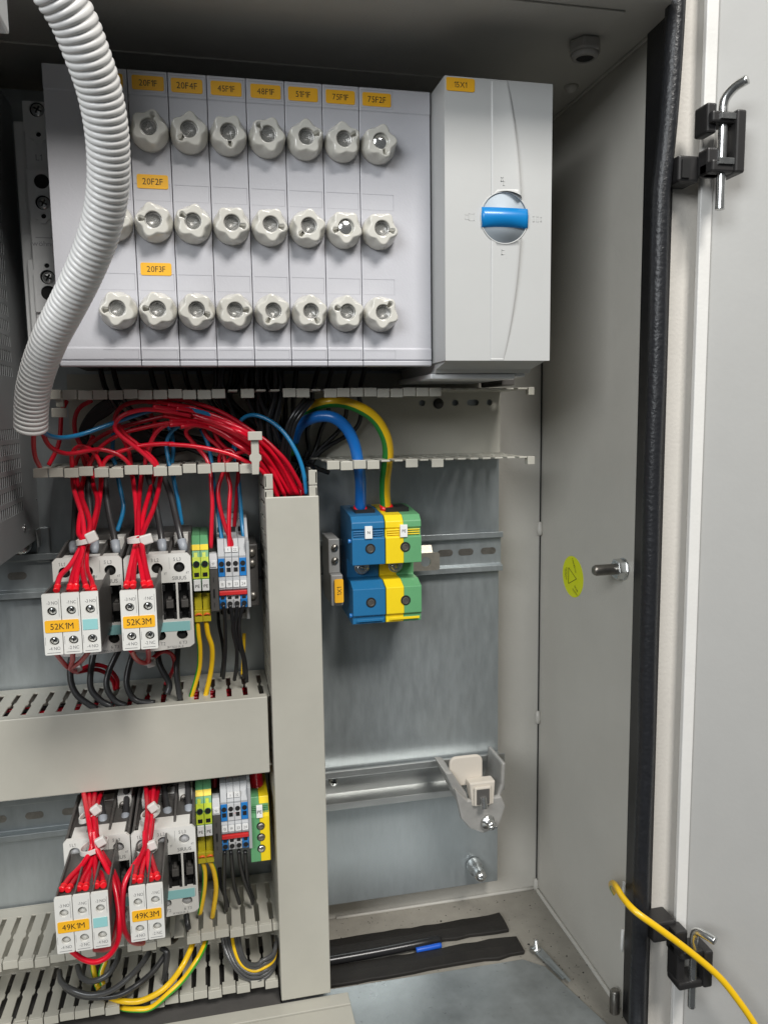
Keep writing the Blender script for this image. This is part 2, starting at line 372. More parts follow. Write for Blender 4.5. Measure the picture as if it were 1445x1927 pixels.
# ------------------------------------------------------------------ door with its hinges
door = EMP('cabinet_door',(370,476,-620),'light grey cabinet door swung open at the right edge of the photo','door')
OBJ('door_panel', MB().prism([(327.3,478.6),(329,476.6),(420,424),(560,340),(560,344),(420,428),(328,481)],-620,420,'z'), paint_d, door)
def rimz(z): return 314.3 + (0-z)*0.0006
OBJ('door_rim', MB().box(318.6,327.2,475.5,479.5,-620,420), rim_w, door, bevel=0.8, seg=3)
def hinge(zc, flip, lab):
    h = EMP('door_hinge',(322,470,zc-12),lab,'hinge','black plastic hinges between the cabinet and its door')
    b = MB()
    if not flip:
        b.box(297,312,468,486,zc-14,zc+2); b.box(310,322,457,468,zc-12,zc+4)
        b.box(309,326,452,466,zc+17,zc+24); b.box(310,326,452,466,zc-12,zc-4.5)
        b.box(324.6,331.5,450,468,zc-12.5,zc+25); b.box(308,315,456,470,zc+12,zc+30)
        OBJ('hinge_leaf', b, hingem, h, bevel=1.4)
        OBJ('hinge_window', MB().box(299,304.5,466.8,468,zc-12,zc-1), black, h)
        OBJS('steel_plate', MB().box(314,324.4,450.6,452.4,zc-7.5,zc-3.8).box(314.5,324.4,450.6,452.4,zc+19,zc+22.6), zinc, h, bevel=0.2)
        zt=zc+46
        OBJ('hinge_pin', MB().tube([(319.8,457,zc-33),(319.8,457,zc-28),(319.8,457,zc+20),(319.7,457,zc+29),(320.8,455.5,zc+34),(323.5,451,zc+38),(327,445,zc+40.0)],3.0,10,radf=lambda t:0.35 if t<0.02 else (0.8 if t<0.08 else 1)), zinc, h)
    else:
        b.box(296,314,468,486,zc+8,zc+23); b.box(308,318,460,472,zc+2,zc+20)
        b.box(308,326,452,468,zc+4,zc+9); b.box(307,326,452,468,zc-19,zc-13.5)
        b.box(325,332,450,468,zc-18.5,zc+9); b.box(308,314,456,470,zc-18,zc+6)
        OBJ('hinge_leaf', b, hingem, h, bevel=1.4)
        OBJ('hinge_pin', MB().tube([(320,456,zc-37),(320,456,zc-31),(320,456,zc+10),(320,456,zc+18),(320.6,454,zc+23),(323.5,448,zc+24),(327,442,zc+23)],3.0,10,radf=lambda t:0.35 if t<0.02 else (0.8 if t<0.1 else 1)), zinc, h)
# dust and crumbs on the cabinet floor
rc=random.Random(9); k=MB()
for i in range(90):
    if i<60: x=rc.uniform(255,300); y=rc.uniform(505,682)
    else: x=rc.uniform(90,300); y=rc.uniform(655,683)
    s_=rc.uniform(0.2,0.6)*(1 if i%9 else 2); k.lathe([(0,0),(s_,0.1),(s_*0.7,s_*0.6),(0,s_*0.7)],(x,y,FZ),(rc.uniform(-.4,.4),rc.uniform(-.4,.4),1),5)
OBJ('dirt_crumbs',k,foam,None,label='dark crumbs and dust scattered in the right corner of the cabinet floor',cat='dirt',kind='stuff')
hinge(158, False, 'upper black door hinge with a bent zinc pin beside the rubber seal')
hinge(-386, True, 'lower black door hinge with a bent zinc pin, crossed by the yellow wire')
# ------------------------------------------------------------------ mounting plate
pl = MB().box(-300,251,PD,PD+2.2,-440,242)
OBJ('mounting_plate', pl, galv, None, bevel=0.5, label='galvanised steel mounting plate filling the back of the cabinet', cat='mounting plate')
# floor gland plate and foam strips
gp = MB().prism([(60,592),(247,588),(262,575),(283,500),(300,440),(-330,440),(-330,592)],FZ+0.4,FZ+2.2,'z')
OBJ('gland_plate', gp, galv2, None, bevel=0.4, label='dusty galvanised gland plate lying on the cabinet floor', cat='gland plate')
st = EMP('clamp_tab',(262,580,FZ+2.2),'small slotted zinc tab with a screw at the corner of the gland plate','clamp tab')
OBJ('tab', MB().prism([(258,599),(265,600.5),(267.5,597),(274,558),(269,556),(263,580)],FZ+2.6,FZ+4,'z'), galv2, st, bevel=0.3)
OBJ('slot', MB().prism([(265.5,582),(268.5,582),(274.5,552),(272,551)],FZ+4.05,FZ+4.25,'z'), galv, st)
sc=MB(); sc.lathe([(4,0),(4,2.2),(1.7,2.4),(1.7,9),(0,9.6)],(261.8,594,FZ+4),(0,0,1),14); OBJ('screw', sc, zinc, st)
def foam_strip(y0,y1,x1,lab,seed):
    rn=random.Random(seed); k=MB(); N=26; n=5
    for i in range(N):
        x=-60+(x1+60)*i/(N-1); a=rn.uniform(-1.4,1.4)*(1 if x>150 else 0.3); c=rn.uniform(-1.6,1.6)*(1 if x>150 else 0.25)
        for (yy,zz) in ((y0+a,0.5),(y0+a+0.3,3.4),(y0+(y1-y0)*0.5,4.6),(y1+c-0.3,3.8),(y1+c,0.5)): k.v.append((x+rn.uniform(-.6,.6),yy,FZ+zz))
    for i in range(N-1):
        for j in range(n): k.f.append([i*n+j,i*n+(j+1)%n,(i+1)*n+(j+1)%n,(i+1)*n+j]); k.m.append(0); k.s.append(False)
    k.f.append(list(range(n))); k.m.append(0); k.s.append(False); k.f.append([(N-1)*n+j for j in range(n)][::-1]); k.m.append(0); k.s.append(False)
    return OBJ('foam_strip', k, foam, None, bevel=0.6, label=lab, cat='foam strip', group='black foam strips round the floor opening')
foam_strip(627,651,250,'black foam strip lying nearest the back wall on the cabinet floor',3)
foam_strip(594,617,252,'front black foam strip edging the gland plate on the cabinet floor',4)
OBJ('floor_cable', MB().tube([(60,620,FZ+6),(120,621,FZ+6),(165,623,FZ+6),(184,627,FZ+4)],4.2,10), w_black, None, label='black cable lying in the gap between the two foam strips', cat='cable')
OBJ('blue_cable_end', MB().tube([(160,617.5,FZ+4.5),(170,618,FZ+4.5),(183,619.5,FZ+4)],2.4,8), tape, None, label='short bit of bright blue cable between the black foam strips', cat='cable')
# studs, bolts, gland, sticker
def threaded(mb,o,ax,r,L,pitch=1.25):
    prof=[(r*0.98,0)]; h=0.4
    while h<L-1.2:
        prof += [(r,h),(r*0.86,h+pitch*0.5)]; h+=pitch
    prof += [(r*0.9,L-1),(r*0.7,L),(0,L)]
    return mb.lathe(prof,o,ax,14)
g=EMP('wall_stud',(WX-10,531,-122),'threaded steel stud with a hex nut sticking out of the right wall','stud')
OBJ('threaded_rod', threaded(MB(),(WX,532,-118),(-1,0,0),4.2,25), darkz, g)
hx=MB().prism([(532+8*math.cos(math.radians(60*i+10)),-118+8*math.sin(math.radians(60*i+10))) for i in range(6)],WX-7.5,WX-0.5,'x'); hx.cyl((WX,532,-118),(-1,0,0),8.6,1.2,20)
OBJ('hex_nut', hx, zinc, g, bevel=0.5)
OBJ('floor_stud', threaded(MB(),(294.5,517,FZ),(0,0,1),4,19), darkz, None, label='upright threaded stud on the cabinet floor beside the seal foot', cat='stud')
gz=P(1100,114,527).z
g=EMP('cable_gland',(263,527,gz),'grey plastic cable gland hanging from the dark ceiling','cable gland')
gx=P(1100,90,527).x
OBJ('gland_nut', MB().prism([(gx+11.5*math.cos(math.radians(60*i)),527+11.5*math.sin(math.radians(60*i))) for i in range(6)],gz+4,CZ-1.3,'z'), gland_m, g, bevel=1.6)
OBJ('gland_collar', MB().lathe([(9.6,0),(8.6,2.6),(6.2,3.2),(6.2,-5),(0,-5)],(gx,527,gz+4),(0,0,-1),24), gland_m, g)
OBJ('gland_bore', MB().cyl((gx,527,gz+1.5),(0,0,1),5.9,3,20), holeb, g)
OBJ('ceiling_bump', MB().lathe([(0,5),(3,4.6),(5,2),(5.5,0)],(286,600,CZ-0.2),(0,0,-1),14), paint, None, label='small painted rivet head on the ceiling edge near the switch box', cat='rivet')
# warning sticker on the right wall
k=MB(); cy,cz=616.5,-141; sy,sz=19.5,17.8
k.prism([(cy+sy*math.cos(2*math.pi*i/40),cz+sz*math.sin(2*math.pi*i/40)) for i in range(40)],WX-0.35,WX-0.05,'x')
stk=OBJ('warning_sticker', k, yelst, None, label='round yellow inspection sticker with a triangle on the right wall', cat='sticker')
tri=MB(); c0=Vector((WX-0.45,cy,cz))
tp=[Vector((0,7.5,6.5)),Vector((0,-7.5,-0.5)),Vector((0,7.5,-7.5))]
for a,b in ((0,1),(1,2),(2,0)): tri.tube([c0+tp[a],c0+tp[b]],0.28,4,samples=1)
OBJ('triangle_mark', tri, ink, stk)
for s,(dy,dz),ang,hh in (('CABINET',(-1.5,12.3),-58,2.0),('TESTED',(-4.6,7.6),-58,2.0),('GROUNDING',(11.5,0.5),90,1.8),('CHECKED',(14.2,0.5),90,1.6),('BEFORE',(-7,-9.0),148,2.0),('MOUNTING',(-5,-12.3),158,1.8)):
    a=math.radians(ang); U=Vector((0,-math.cos(a),math.sin(a))); V=Vector((0,math.sin(a),math.cos(a)))
    TXT(s,c0+Vector((-0.02,dy,dz)),hh,ink,stk,U=U,V=V,wide=0.75)
# clips at the lower right wall
for i,(z,l) in enumerate(((-372,'small white clip on the right wall above the lower hinge height'),(-412,'small white clip on the right wall just above the floor stud'))):
    OBJ('wall_clip', MB().tube([(WX-0.3,520,z-9),(WX-2.4,517,z-4),(WX-2.6,516.5,z+4),(WX-0.3,520,z+9)],1.3,8), rim_w, None, label=l, cat='clip', group='white clips on the right wall')
k=MB(); k.lathe([(7.5,0),(7.8,3),(7.2,9),(5.2,12),(5.6,16),(4.5,21),(1.5,23),(0,23.2)],(226.8,PD,-419),(0.05,-1,-0.08),18)
OBJ('plate_bolt', k, zinc, None, label='rounded zinc bolt at the lower right corner of the mounting plate', cat='bolt')
# ------------------------------------------------------------------ DIN rails
def rail(name,x0,x1,zc,lab,slots):
    r = EMP('mounting_rail',((x0+x1)/2,PD,zc-17.5),lab,'rail','slotted steel mounting rails')
    k=MB()
    prof=[(652,zc+17.5),(653,zc+17.5),(653,zc+13.6),(658.6,zc+12.4),(658.6,zc-12.4),(653,zc-13.6),(653,zc-17.5),(652,zc-17.5),(652,zc-12.6),(657.4,zc-11.4),(657.4,zc+11.4),(652,zc+12.6)]
    k.prism(prof,x0,x1,'x'); OBJ('rail_profile',k,galv,r,bevel=0.35)
    for x in slots:
        OBJ('slot', MB().prism(rrect(x-7,x+7,zc-3,zc+3,2.9),657.15,657.3,'y'), darkz, r)
    return r
rail('a',-255,252,-122,'steel mounting rail ending beside the blue and green yellow power terminals',[200,219,240,-150])
rail('c',-255,30,-321,'steel mounting rail behind the 49K1M and 49K3M contactors',[-205,-178,-150,-122])
# deep rail with end bracket
dr=EMP('deep_mounting_rail',(170,PD,-342),'bright deep steel mounting rail below the empty plate, right of the upright duct','rail')
k=MB(); zc=-322
prof=[(640,zc+17.5),(641.2,zc+17.5),(641.2,zc+13),(657,zc+11),(657,zc-11),(641.2,zc-13),(641.2,zc-17.5),(640,zc-17.5),(640,zc-11.5),(655.8,zc-9.5),(655.8,zc+9.5),(640,zc+11.5)]
k.prism(prof,60,250,'x'); k.box(242,250,640,657,zc-11,zc+12)
OBJ('rail_profile',k,railm,dr,bevel=0.5)
k=MB(); screw_head(k,(96,655.8,-320),4.2,mi=0,mi2=1); OBJ('rail_screw',k,[zinc,holeb],dr)
# galvanised support strip above the deep rail
eb=EMP('end_bracket',(208,620,-350),'cast metal bracket holding a beige plastic clip at the end of the deep rail','bracket')
k=MB()
k.prism([(182,-298),(189,-299),(202,-320),(206,-338),(197,-332)],604,636,'y'); k.prism([(231,-330),(236,-318),(237,-296),(233.5,-296),(232.5,-315),(227,-330)],604,640,'y'); k.box(200,230,604,612,-336,-329)
k.prism([(190,-312),(202,-324),(232,-324),(236,-334),(230,-352),(216,-356),(204,-350),(196,-340)],601,606,'y')
OBJ('bracket_frame',k,castm,eb,bevel=2.0)
k=MB().prism([(198,-285),(203,-280),(226,-280),(231,-285),(230,-312),(222,-326),(208,-326),(199,-312)],596,612,'y')
k=MB().prism(rrect(P(846,1450,611).x,P(908,1450,611).x,-316,P(870,1424,611).z,6,5),611,614.5,'y'); k.prism([(203,-309),(226,-309),(224.5,-330),(205.5,-330)],600,611,'y'); k.prism(rrect(206.5,221.5,-329,-312,1.5,3),597.5,600,'y')
OBJ('plastic_clip',k,beige,eb,bevel=1.6)
k=MB().box(208.5,219.5,596.6,599,-327,-314); OBJ('clip_recess',k,dgrey,eb)
k=MB().cyl((214,597,-321),(0,-0.3,-1),3.0,9,12); OBJ('clip_pin',k,zinc,eb)
k=MB(); k.lathe([(6.2,0),(6.2,2),(4.2,2.4),(4.2,7),(3,9),(0,9)],(219,601,-345),(0.25,-1,-0.1),16); k.box(217,224,590.5,592,-346.6,-345); OBJ('clamp_screw',k,zinc,eb)
# ------------------------------------------------------------------ perforated housing on the left
ph=EMP('perforated_housing',(-180,600,-82),'grey perforated steel housing at the left edge of the photo','housing')
X0=-131.6
def perf():
    cols=[660-14-5.4*i for i in range(34)]    # slot centres along depth
    rows=[]
    z=-62
    while z<-4: rows.append(z); z+=10.4
    z=33
    while z<185: rows.append(z); z+=10.4
    k=MB(); y0,y1=440.0,660.0
    def q(a,b,c,d): k.add([(X0,a,c),(X0,b,c),(X0,b,d),(X0,a,d)],[(0,1,2,3)])
    zc=-92.0
    for r in rows:
        q(y0,y1,zc,r-3.6); 
        yy=y1
        lim = 612 if r<0 else 606
        for c in cols:
            if c>lim: continue
            q(c+1.6,yy,r-3.6,r+3.6); yy=c-1.6
        q(y0,yy,r-3.6,r+3.6); zc=r+3.6
    q(y0,y1,zc,230)
    # cut the lower front corner like the photo: bottom edge stays level
    return k
pm=OBJ('perforated_side',perf(),perfm,ph,recalc=False)
so=pm.modifiers.new('thickness','SOLIDIFY'); so.thickness=0.0004; so.offset=-1
OBJ('dark_interior',MB().box(-210,-138,440,659,-84,228),holeb,ph)  # black block behind the slots, dark of the inside put into the colour
OBJ('housing_flange',MB().prism([(640,-84),(659,-84),(659,-92),(655,-98),(645,-98),(645,-92)],X0+0.3,X0+1.5,'x'),perfm,ph,bevel=0.2)
OBJ('housing_foot',MB().box(-134,-124,655,657,-112,-84),galv,ph,bevel=0.8)
k=MB(); screw_head(k,(-144,650,-96),7.5,mi=0,mi2=1); k.cyl((-144,660,-96),(0,-1,0),8,10,18); OBJ('housing_screw',k,[zinc,holeb],ph)
k=MB().lathe([(2.6,0),(2.2,1),(0,1.3)],(X0,607,-78),(1,0,0),12); k.lathe([(1,0),(0,0.7)],(X0,655,-40),(1,0,0),8); k.lathe([(1,0),(0,0.7)],(X0,655,-62),(1,0,0),8); OBJ('rivet',k,zinc,ph)
OBJ('upper_left_box',MB().box(-190,P(13,40,420).x,400,425,P(10,56,420).z,260),basep,None,bevel=1.0,label='light grey plastic corner of a device at the top left edge of the photo',cat='device')
# ------------------------------------------------------------------ wiring ducts
def wall(mb, x0,x1,z,y0,y1,pitch,start,headskip=(),fingers=True,head=True,thin=1.4,up=1,brk=None,jit=0.25,seed=1):
    """horizontal duct wall (plate lies in XY): slotted fingers with a T head at the front edge"""
    rn=random.Random(seed); x=start; hd=[]
    mb.box(x0,x1,y1-12,y1,z-thin/2,z+thin/2)
    i=0
    while x<x1-3:
        a=x+1.75; b=min(x+pitch-1.75,x1)
        if fingers:
            dz=rn.uniform(-jit,jit) 
            ymid=(y0+y1)/2-4
            poly=[(a,y1-12),(a,ymid+4),(a-0.9,ymid+2.2),(a-0.9,ymid-1.2),(a+0.3,ymid-3.5),(a,y0+6),(a,y0),(b,y0),(b,y0+6),(b-0.3,ymid-3.5),(b+0.9,ymid-1.2),(b+0.9,ymid+2.2),(b,ymid+4),(b,y1-12)]
            if i not in headskip or True:
                mb.prism(poly,z-thin/2+dz*0.2,z+thin/2+dz*0.2,'z')
        if head and i not in headskip and not (brk and brk(x)):
            dz=rn.uniform(-jit,jit)*2; s=rn.uniform(-0.25,0.25)
            hz0,hz1=(z-5.6,z+0.9) if up>0 else (z-0.9,z+5.6)
            n=len(mb.v)
            mb.box(x+0.35+s,x+pitch-0.35+s,y0-1.4,y0+0.2,hz0+dz,hz1+dz)
            mb.box(x+0.35+s,x+pitch-0.35+s,y0,y0+5,(hz1-1.5 if up>0 else hz0)+dz,(hz1-0.1 if up>0 else hz0+1.4)+dz)
        x+=pitch; i+=1
    return mb
# open duct between fuses and contactors
od=EMP('open_wiring_duct',(60,PD,-38),'uncovered grey slotted wiring duct below the fuse modules, full of red and black wires','wiring duct')
base=holed(rect(-104,250,-36,34),[rrect(x-a,x+a,9-2.6,9+2.6,2.5) for x,a in ((179.5,2.8),(209,3.0),(225,5.5),(240,2.6),(60,5),(100,3))],655.5,657)
OBJ('duct_base',base,duct,od)
OBJ('base_rivet',MB().lathe([(4.6,0),(4.2,1.6),(0,2.4)],(194,655.5,8.5),(0,-1,0),18),black,od)
k=MB(); wall(k,-104,250,18.5,585,656,10.07,-106.5,headskip=(12,14,15,18),up=1,brk=lambda x:x>166,seed=2); k.box(246,251,584,590,13.5,19.5); k.box(240,251,586,640,17.8,19.2)
OBJ('upper_finger_wall',k,duct,od,bevel=0.35)
k=MB().box(-101,-96,586,590,8,18).box(-104,-94,583.4,585,1,7.4); OBJ('bent_finger',k,duct,od,bevel=0.35)
k=MB(); wall(k,-117,34,-35.2,585,656,10.05,-118.8,up=1,seed=5,jit=0.5); wall(k,82,250,-35.2,585,656,10.1,86,headskip=(4,5,7),up=1,brk=lambda x:x>170,seed=6); k.box(246,252,584,590,-41,-34.5)
OBJ('lower_finger_wall',k,duct,od,bevel=0.35)
k=MB()
n=len(k.v); k.prism([(30.5,-42),(35.5,-42),(36,-33),(37.6,-31.5),(37.6,-28.5),(36,-27),(36,-14),(30.5,-14),(30.5,-27),(29,-28.5),(29,-31.5),(30.5,-33)],577,578.4,'y'); k.box(28.4,38.4,574,578,-17.2,-11)
OBJ('standing_finger',k,duct,od,bevel=0.4)
# covered horizontal duct
hd=EMP('covered_wiring_duct',(-110,PD,-272),'grey horizontal wiring duct with a plain snap-on cover below the upper contactors','wiring duct')
OBJ('duct_cover',MB().box(-300,36.6,584,586,-272.3,-211.6).box(-300,36.6,584.2,592,-213.4,-211.6).box(-300,36.6,584.2,592,-272.3,-270.5),duct,hd,bevel=0.8)
k=MB(); wall(k,-300,39,-214.2,592,656,12.3,-299,head=False,seed=8,jit=0); OBJ('upper_finger_wall',k,duct,hd,bevel=0.3)
k=MB(); wall(k,-300,39,-269.5,592,656,12.3,-299,head=False,seed=9,jit=0); OBJ('lower_finger_wall',k,duct,hd,bevel=0.3)
OBJ('duct_base',MB().box(-300,39,656.2,657.4,-270,-214),duct,hd)
# covered vertical duct
vd=EMP('upright_wiring_duct',(59,PD,-462),'tall upright grey wiring duct with a smooth cover, dividing the wiring from the bare plate','wiring duct')
OBJ('duct_cover',MB().box(39.6,79,580,582,-462,-59.2).box(39.6,41.4,580.2,590,-462,-59.2).box(77.2,79,580.2,590,-462,-59.2),duct,vd,bevel=0.8)
def vwall(mb,x,z0,z1,y0,y1,pitch,thin=1.4,top_heads=0,sgn=1):
    mb.box(x-thin/2,x+thin/2,y1-12,y1,z0,z1); z=z1; i=0
    while z-pitch>z0:
        a=z-1.5; b=z-pitch+1.5
        ymid=(y0+y1)/2
        mb.prism([(y1-12,a),(ymid+3,a),(ymid+2,a+0.8),(ymid-1,a+0.8),(ymid-3,a),(y0,a),(y0,b),(ymid-3,b),(ymid-1,b-0.8),(ymid+2,b-0.8),(ymid+3,b),(y1-12,b)],x-thin/2,x+thin/2,'x')
        if i<top_heads: mb.box(x-0.8 if sgn>0 else x-5.4,x+5.4 if sgn>0 else x+0.8,y0-4,y0-2.6,b-1.2,a+1.2); mb.box(x-0.7,x+0.7,y0-4,y0,b,a)
        z-=pitch; i+=1
k=MB(); vwall(k,40.2,-462,-42,586,656,11.6,top_heads=2); 
OBJ('left_finger_wall',k,duct,vd,bevel=0.3)
k=MB(); vwall(k,77.5,-462,-40,586,656,11.6,top_heads=2,sgn=-1); OBJ('right_finger_wall',k,duct,vd,bevel=0.3)
# lower open duct
ld=EMP('lower_wiring_duct',(-80,PD,-450),'open grey slotted wiring duct at the bottom left with its cover missing','wiring duct')
k=MB(); wall(k,-300,40,-399.5,588,656,11.0,-295.5,headskip=(18,19,23),up=1,seed=11,jit=0.6); OBJ('upper_finger_wall',k,duct,ld,bevel=0.35)
k=MB(); wall(k,-300,40,-448,588,656,11.0,-292,headskip=(19,20),up=1,seed=12,jit=0.8)
OBJ('lower_finger_wall',k,duct,ld,bevel=0.35)
OBJ('duct_base',MB().box(-300,42,656.5,658,-448,-399),duct,ld)
bdz=-466.5
bd=EMP('bottom_wiring_duct',(-100,560,-540),'covered grey wiring duct crossing the bottom edge of the photo','wiring duct')
OBJ('duct_cover',MB().box(-300,93,452,566.5,-560,-464.6).box(-300,93,567.5,580.5,-560,-464.0).box(-300,92.6,566.4,567.6,-560,-466),duct,bd,bevel=0.8)
OBJ('duct_base',MB().box(-300,39,581,655,-468.5,-465.5),dgrey,bd)  # added dark sheet, standing in for the dark floor gap behind the cover
# ================================================================== fuse modules
FD=545; ZB,ZT=33.5,216.3
SEAM=[-89.9,-39.9,-15.5,8.6,33.2,58.0,82.7,107.4,156.6]
ROWZ=[178.8,123.2,68.4]
def capmesh():
    k=MB(); NA=80; rings=[]
    # rings from centre of the top outwards: (kind, parameter)
    spec=[('r',5.1,6.0),('r',5.2,12.4),('r',5.45,12.8)]+[('p',t) for t in (0.1,0.22,0.34,0.46,0.58,0.7,0.82,0.92,1.0)]+[('e',0.35),('e',0.8),('s',0.2),('s',0.5),('s',0.8),('b',11.9,3.2),('b',12.0,1.2),('b',11.4,1.1),('b',11.4,0.0)]
    vs=[]
    for sp in spec:
        for i in range(NA):
            a=2*math.pi*i/NA
            lob=math.cos(5*a); Ro=10.0+1.3*lob
            if sp[0]=='r': r,h=sp[1],sp[2]
            elif sp[0]=='p': r=5.7+(Ro-1.6-5.7)*sp[1]; h=12.8
            elif sp[0]=='e': r=Ro-1.6+1.6*sp[1]; h=12.8-1.5*sp[1]**3
            elif sp[0]=='s': r=Ro+(11.9-Ro)*sp[1]; h=11.3-7.6*sp[1]
            else: r,h=sp[1],sp[2]
            x,z=r*math.cos(a),r*math.sin(a)
            if sp[0] in 'rp' and not (sp[0]=='r' and sp[2]<7):
                # keyhole notch next to the sight hole
                d=math.hypot(x-7.6,z-0.0)
                if d<1.75 or (4.2<x<7.6 and abs(z)<1.15): h=7.5
            vs.append((x,-h,z))
    fs=[]
    for j in range(len(spec)-1):
        for i in range(NA): fs.append((j*NA+i,j*NA+(i+1)%NA,(j+1)*NA+(i+1)%NA,(j+1)*NA+i))
    k.add(vs,fs,0,True); return k
CAPM=[None]; PARTM={}
def sharemesh(key, mb, mats, smooth=True):
    if key not in PARTM:
        me=bpy.data.meshes.new(key); me.from_pydata([tuple(c*MM for c in p) for p in mb.v],[],mb.f)
        for m in mats: me.materials.append(m)
        for i,p in enumerate(me.polygons): p.material_index=mb.m[i]; p.use_smooth=mb.s[i]
        bm=bmesh.new(); bm.from_mesh(me); bmesh.ops.recalc_face_normals(bm,faces=bm.faces); bm.to_mesh(me); bm.free()
        PARTM[key]=me
    return PARTM[key]
def linked(name, me, parent, loc, ry=0):
    o=bpy.data.objects.new(name,me); scene.collection.objects.link(o); place(o,Vector(loc),parent); o.rotation_euler=(0,ry,0); return o
def cap(parent,x,z,ind,rn):
    ang=rn.uniform(0,6.28)
    c=linked('fuse_cap',sharemesh('fuse_cap',capmesh(),[porc]),parent,(x,FD,z),ang)
    c.scale=(1,1,1)
    g=MB().lathe([(5.15,9.4),(5.1,10.6),(4.7,10.8),(4.5,9.8)],(0,0,0),(0,-1,0),28,0,True)
    g.lathe([(4.6,9.8),(3.4,8.6),(3.2,7.6),(2.6,7.4)],(0,0,0),(0,-1,0),28,1,False)
    g.lathe([(3.2,7.3),(2.9,8.3),(2.6,8.2),(2.4,6.6)],(0,0,0),(0,-1,0),24,0,True)
    ORG[c.name]=Vector((x,FD,z))
    linked('sight_ring',sharemesh('sight_ring',g,[ringm,sightm]),c,(x,FD,z))
    h=MB().lathe([(2.6,5.6),(2.5,6.5),(1.7,6.7),(1.6,7.3),(0,7.4)],(0,0,0),(0,-1,0),16,0,False)
    if ind is ind_s: h=MB().lathe([(5.0,4.0),(5.0,10.9),(4.6,11.2),(0,11.4)],(0,0,0),(0,-1,0),20)
    linked('indicator',sharemesh('indicator_'+ind.name,h,[ind]),c,(x,FD,z))
    return c
INDS=[[ind_g,ind_g,ind_g],[ind_d,ind_g,ind_g],[ind_g,ind_g,ind_r],[ind_g,ind_g,ind_g],[ind_g,ind_g,ind_g],[ind_g,ind_g,ind_g],[ind_r,ind_s,ind_r],[ind_s,ind_r,ind_r]]
NAMES=['','20F1F','20F4F','45F1F','48F1F','51F1F','75F1F','75F2F']
LBL=['wide blank ended fuse module on the far left, mostly behind the white corrugated conduit',
 'narrow fuse module carrying three orange stickers 20F1F, 20F2F and 20F3F',
 'fuse module with the orange sticker 20F4F','fuse module with the orange sticker 45F1F','fuse module with the orange sticker 48F1F',
 'fuse module with the orange sticker 51F1F','fuse module with the orange sticker 75F1F and a shiny silver middle cap',
 'wide fuse module at the right end with the orange sticker 75F2F']
rn=random.Random(21)
for i in range(8):
    x0,x1=SEAM[i]+0.22,SEAM[i+1]-0.22
    t=EMP('fuse_module',((x0+x1)/2,PD-10,ZB-1),LBL[i],'fuse holder','fuse modules side by side in the top row')
    k=MB(); dz=rn.uniform(-0.3,0.3)
    # side profile: raised label strips at top and bottom, lip under
    prof=[(648,ZB+6),(FD+2,ZB-0.5),(FD-0.6,ZB+0.2),(FD-0.8,ZB+3.2),(FD+0.8,ZB+3.6),(FD-0.7,ZB+4.2),(FD-0.7,45.0+dz),(FD,45.6+dz),(FD,201.0),(FD-0.6,201.6),(FD-0.6,ZT-0.8),(FD,ZT),(648,ZT)]
    k.prism(prof,x0,x1,'x')
    OBJ('cover',k,fusep,t,bevel=0.45)
    xc=(x0+x1)/2
    if i==0: xc=SEAM[1]-12.3
    if i==7: xc=SEAM[7]+12.0
    # moulded frames
    fr=MB()
    def frame(xa,xb,za,zb,y):
        fr.box(xa,xb,y-0.12,y+0.1,zb-0.3,zb).box(xb-0.28,xb,y-0.12,y+0.1,za,zb).box(xa,xb,y-0.06,y+0.1,za,za+0.2)
    for zz in (148.2,92.2): frame(xc-10.8,xc+10.9,zz-10.5,zz,FD)
    frame(xc-10.8,xc+10.9,35.8+2.4,44.0,FD-0.7)
    if i: frame(xc-10.8,xc+10.9,203.2,214.6,FD-0.6)
    OBJS('label_frame',fr,shade_e,t)
    if NAMES[i]: sticker(NAMES[i],xc+rn.uniform(-.3,.3),208.7,FD-0.65,19.4,8.6,t,th=3.9)
    else: sticker('',xc,208.7,FD-0.65,19.4,8.6,t)
    if i==1:
        sticker('20F2F',xc+0.2,150.2-0.8,FD-0.1,19.2,8.6,t,th=3.9); sticker('20F3F',xc-0.2,95.2,FD-0.1,19.2,7.9,t,th=3.7)
    for j in range(3): cap(t,xc,ROWZ[j],INDS[i][j],rn)
# terminals under the modules (dark clamps)
k=MB().box(-88,156,575,648,36,60)
OBJ('busbar_support',k,dgrey,None,label='dark busbar support underneath the row of fuse modules',cat='busbar support')
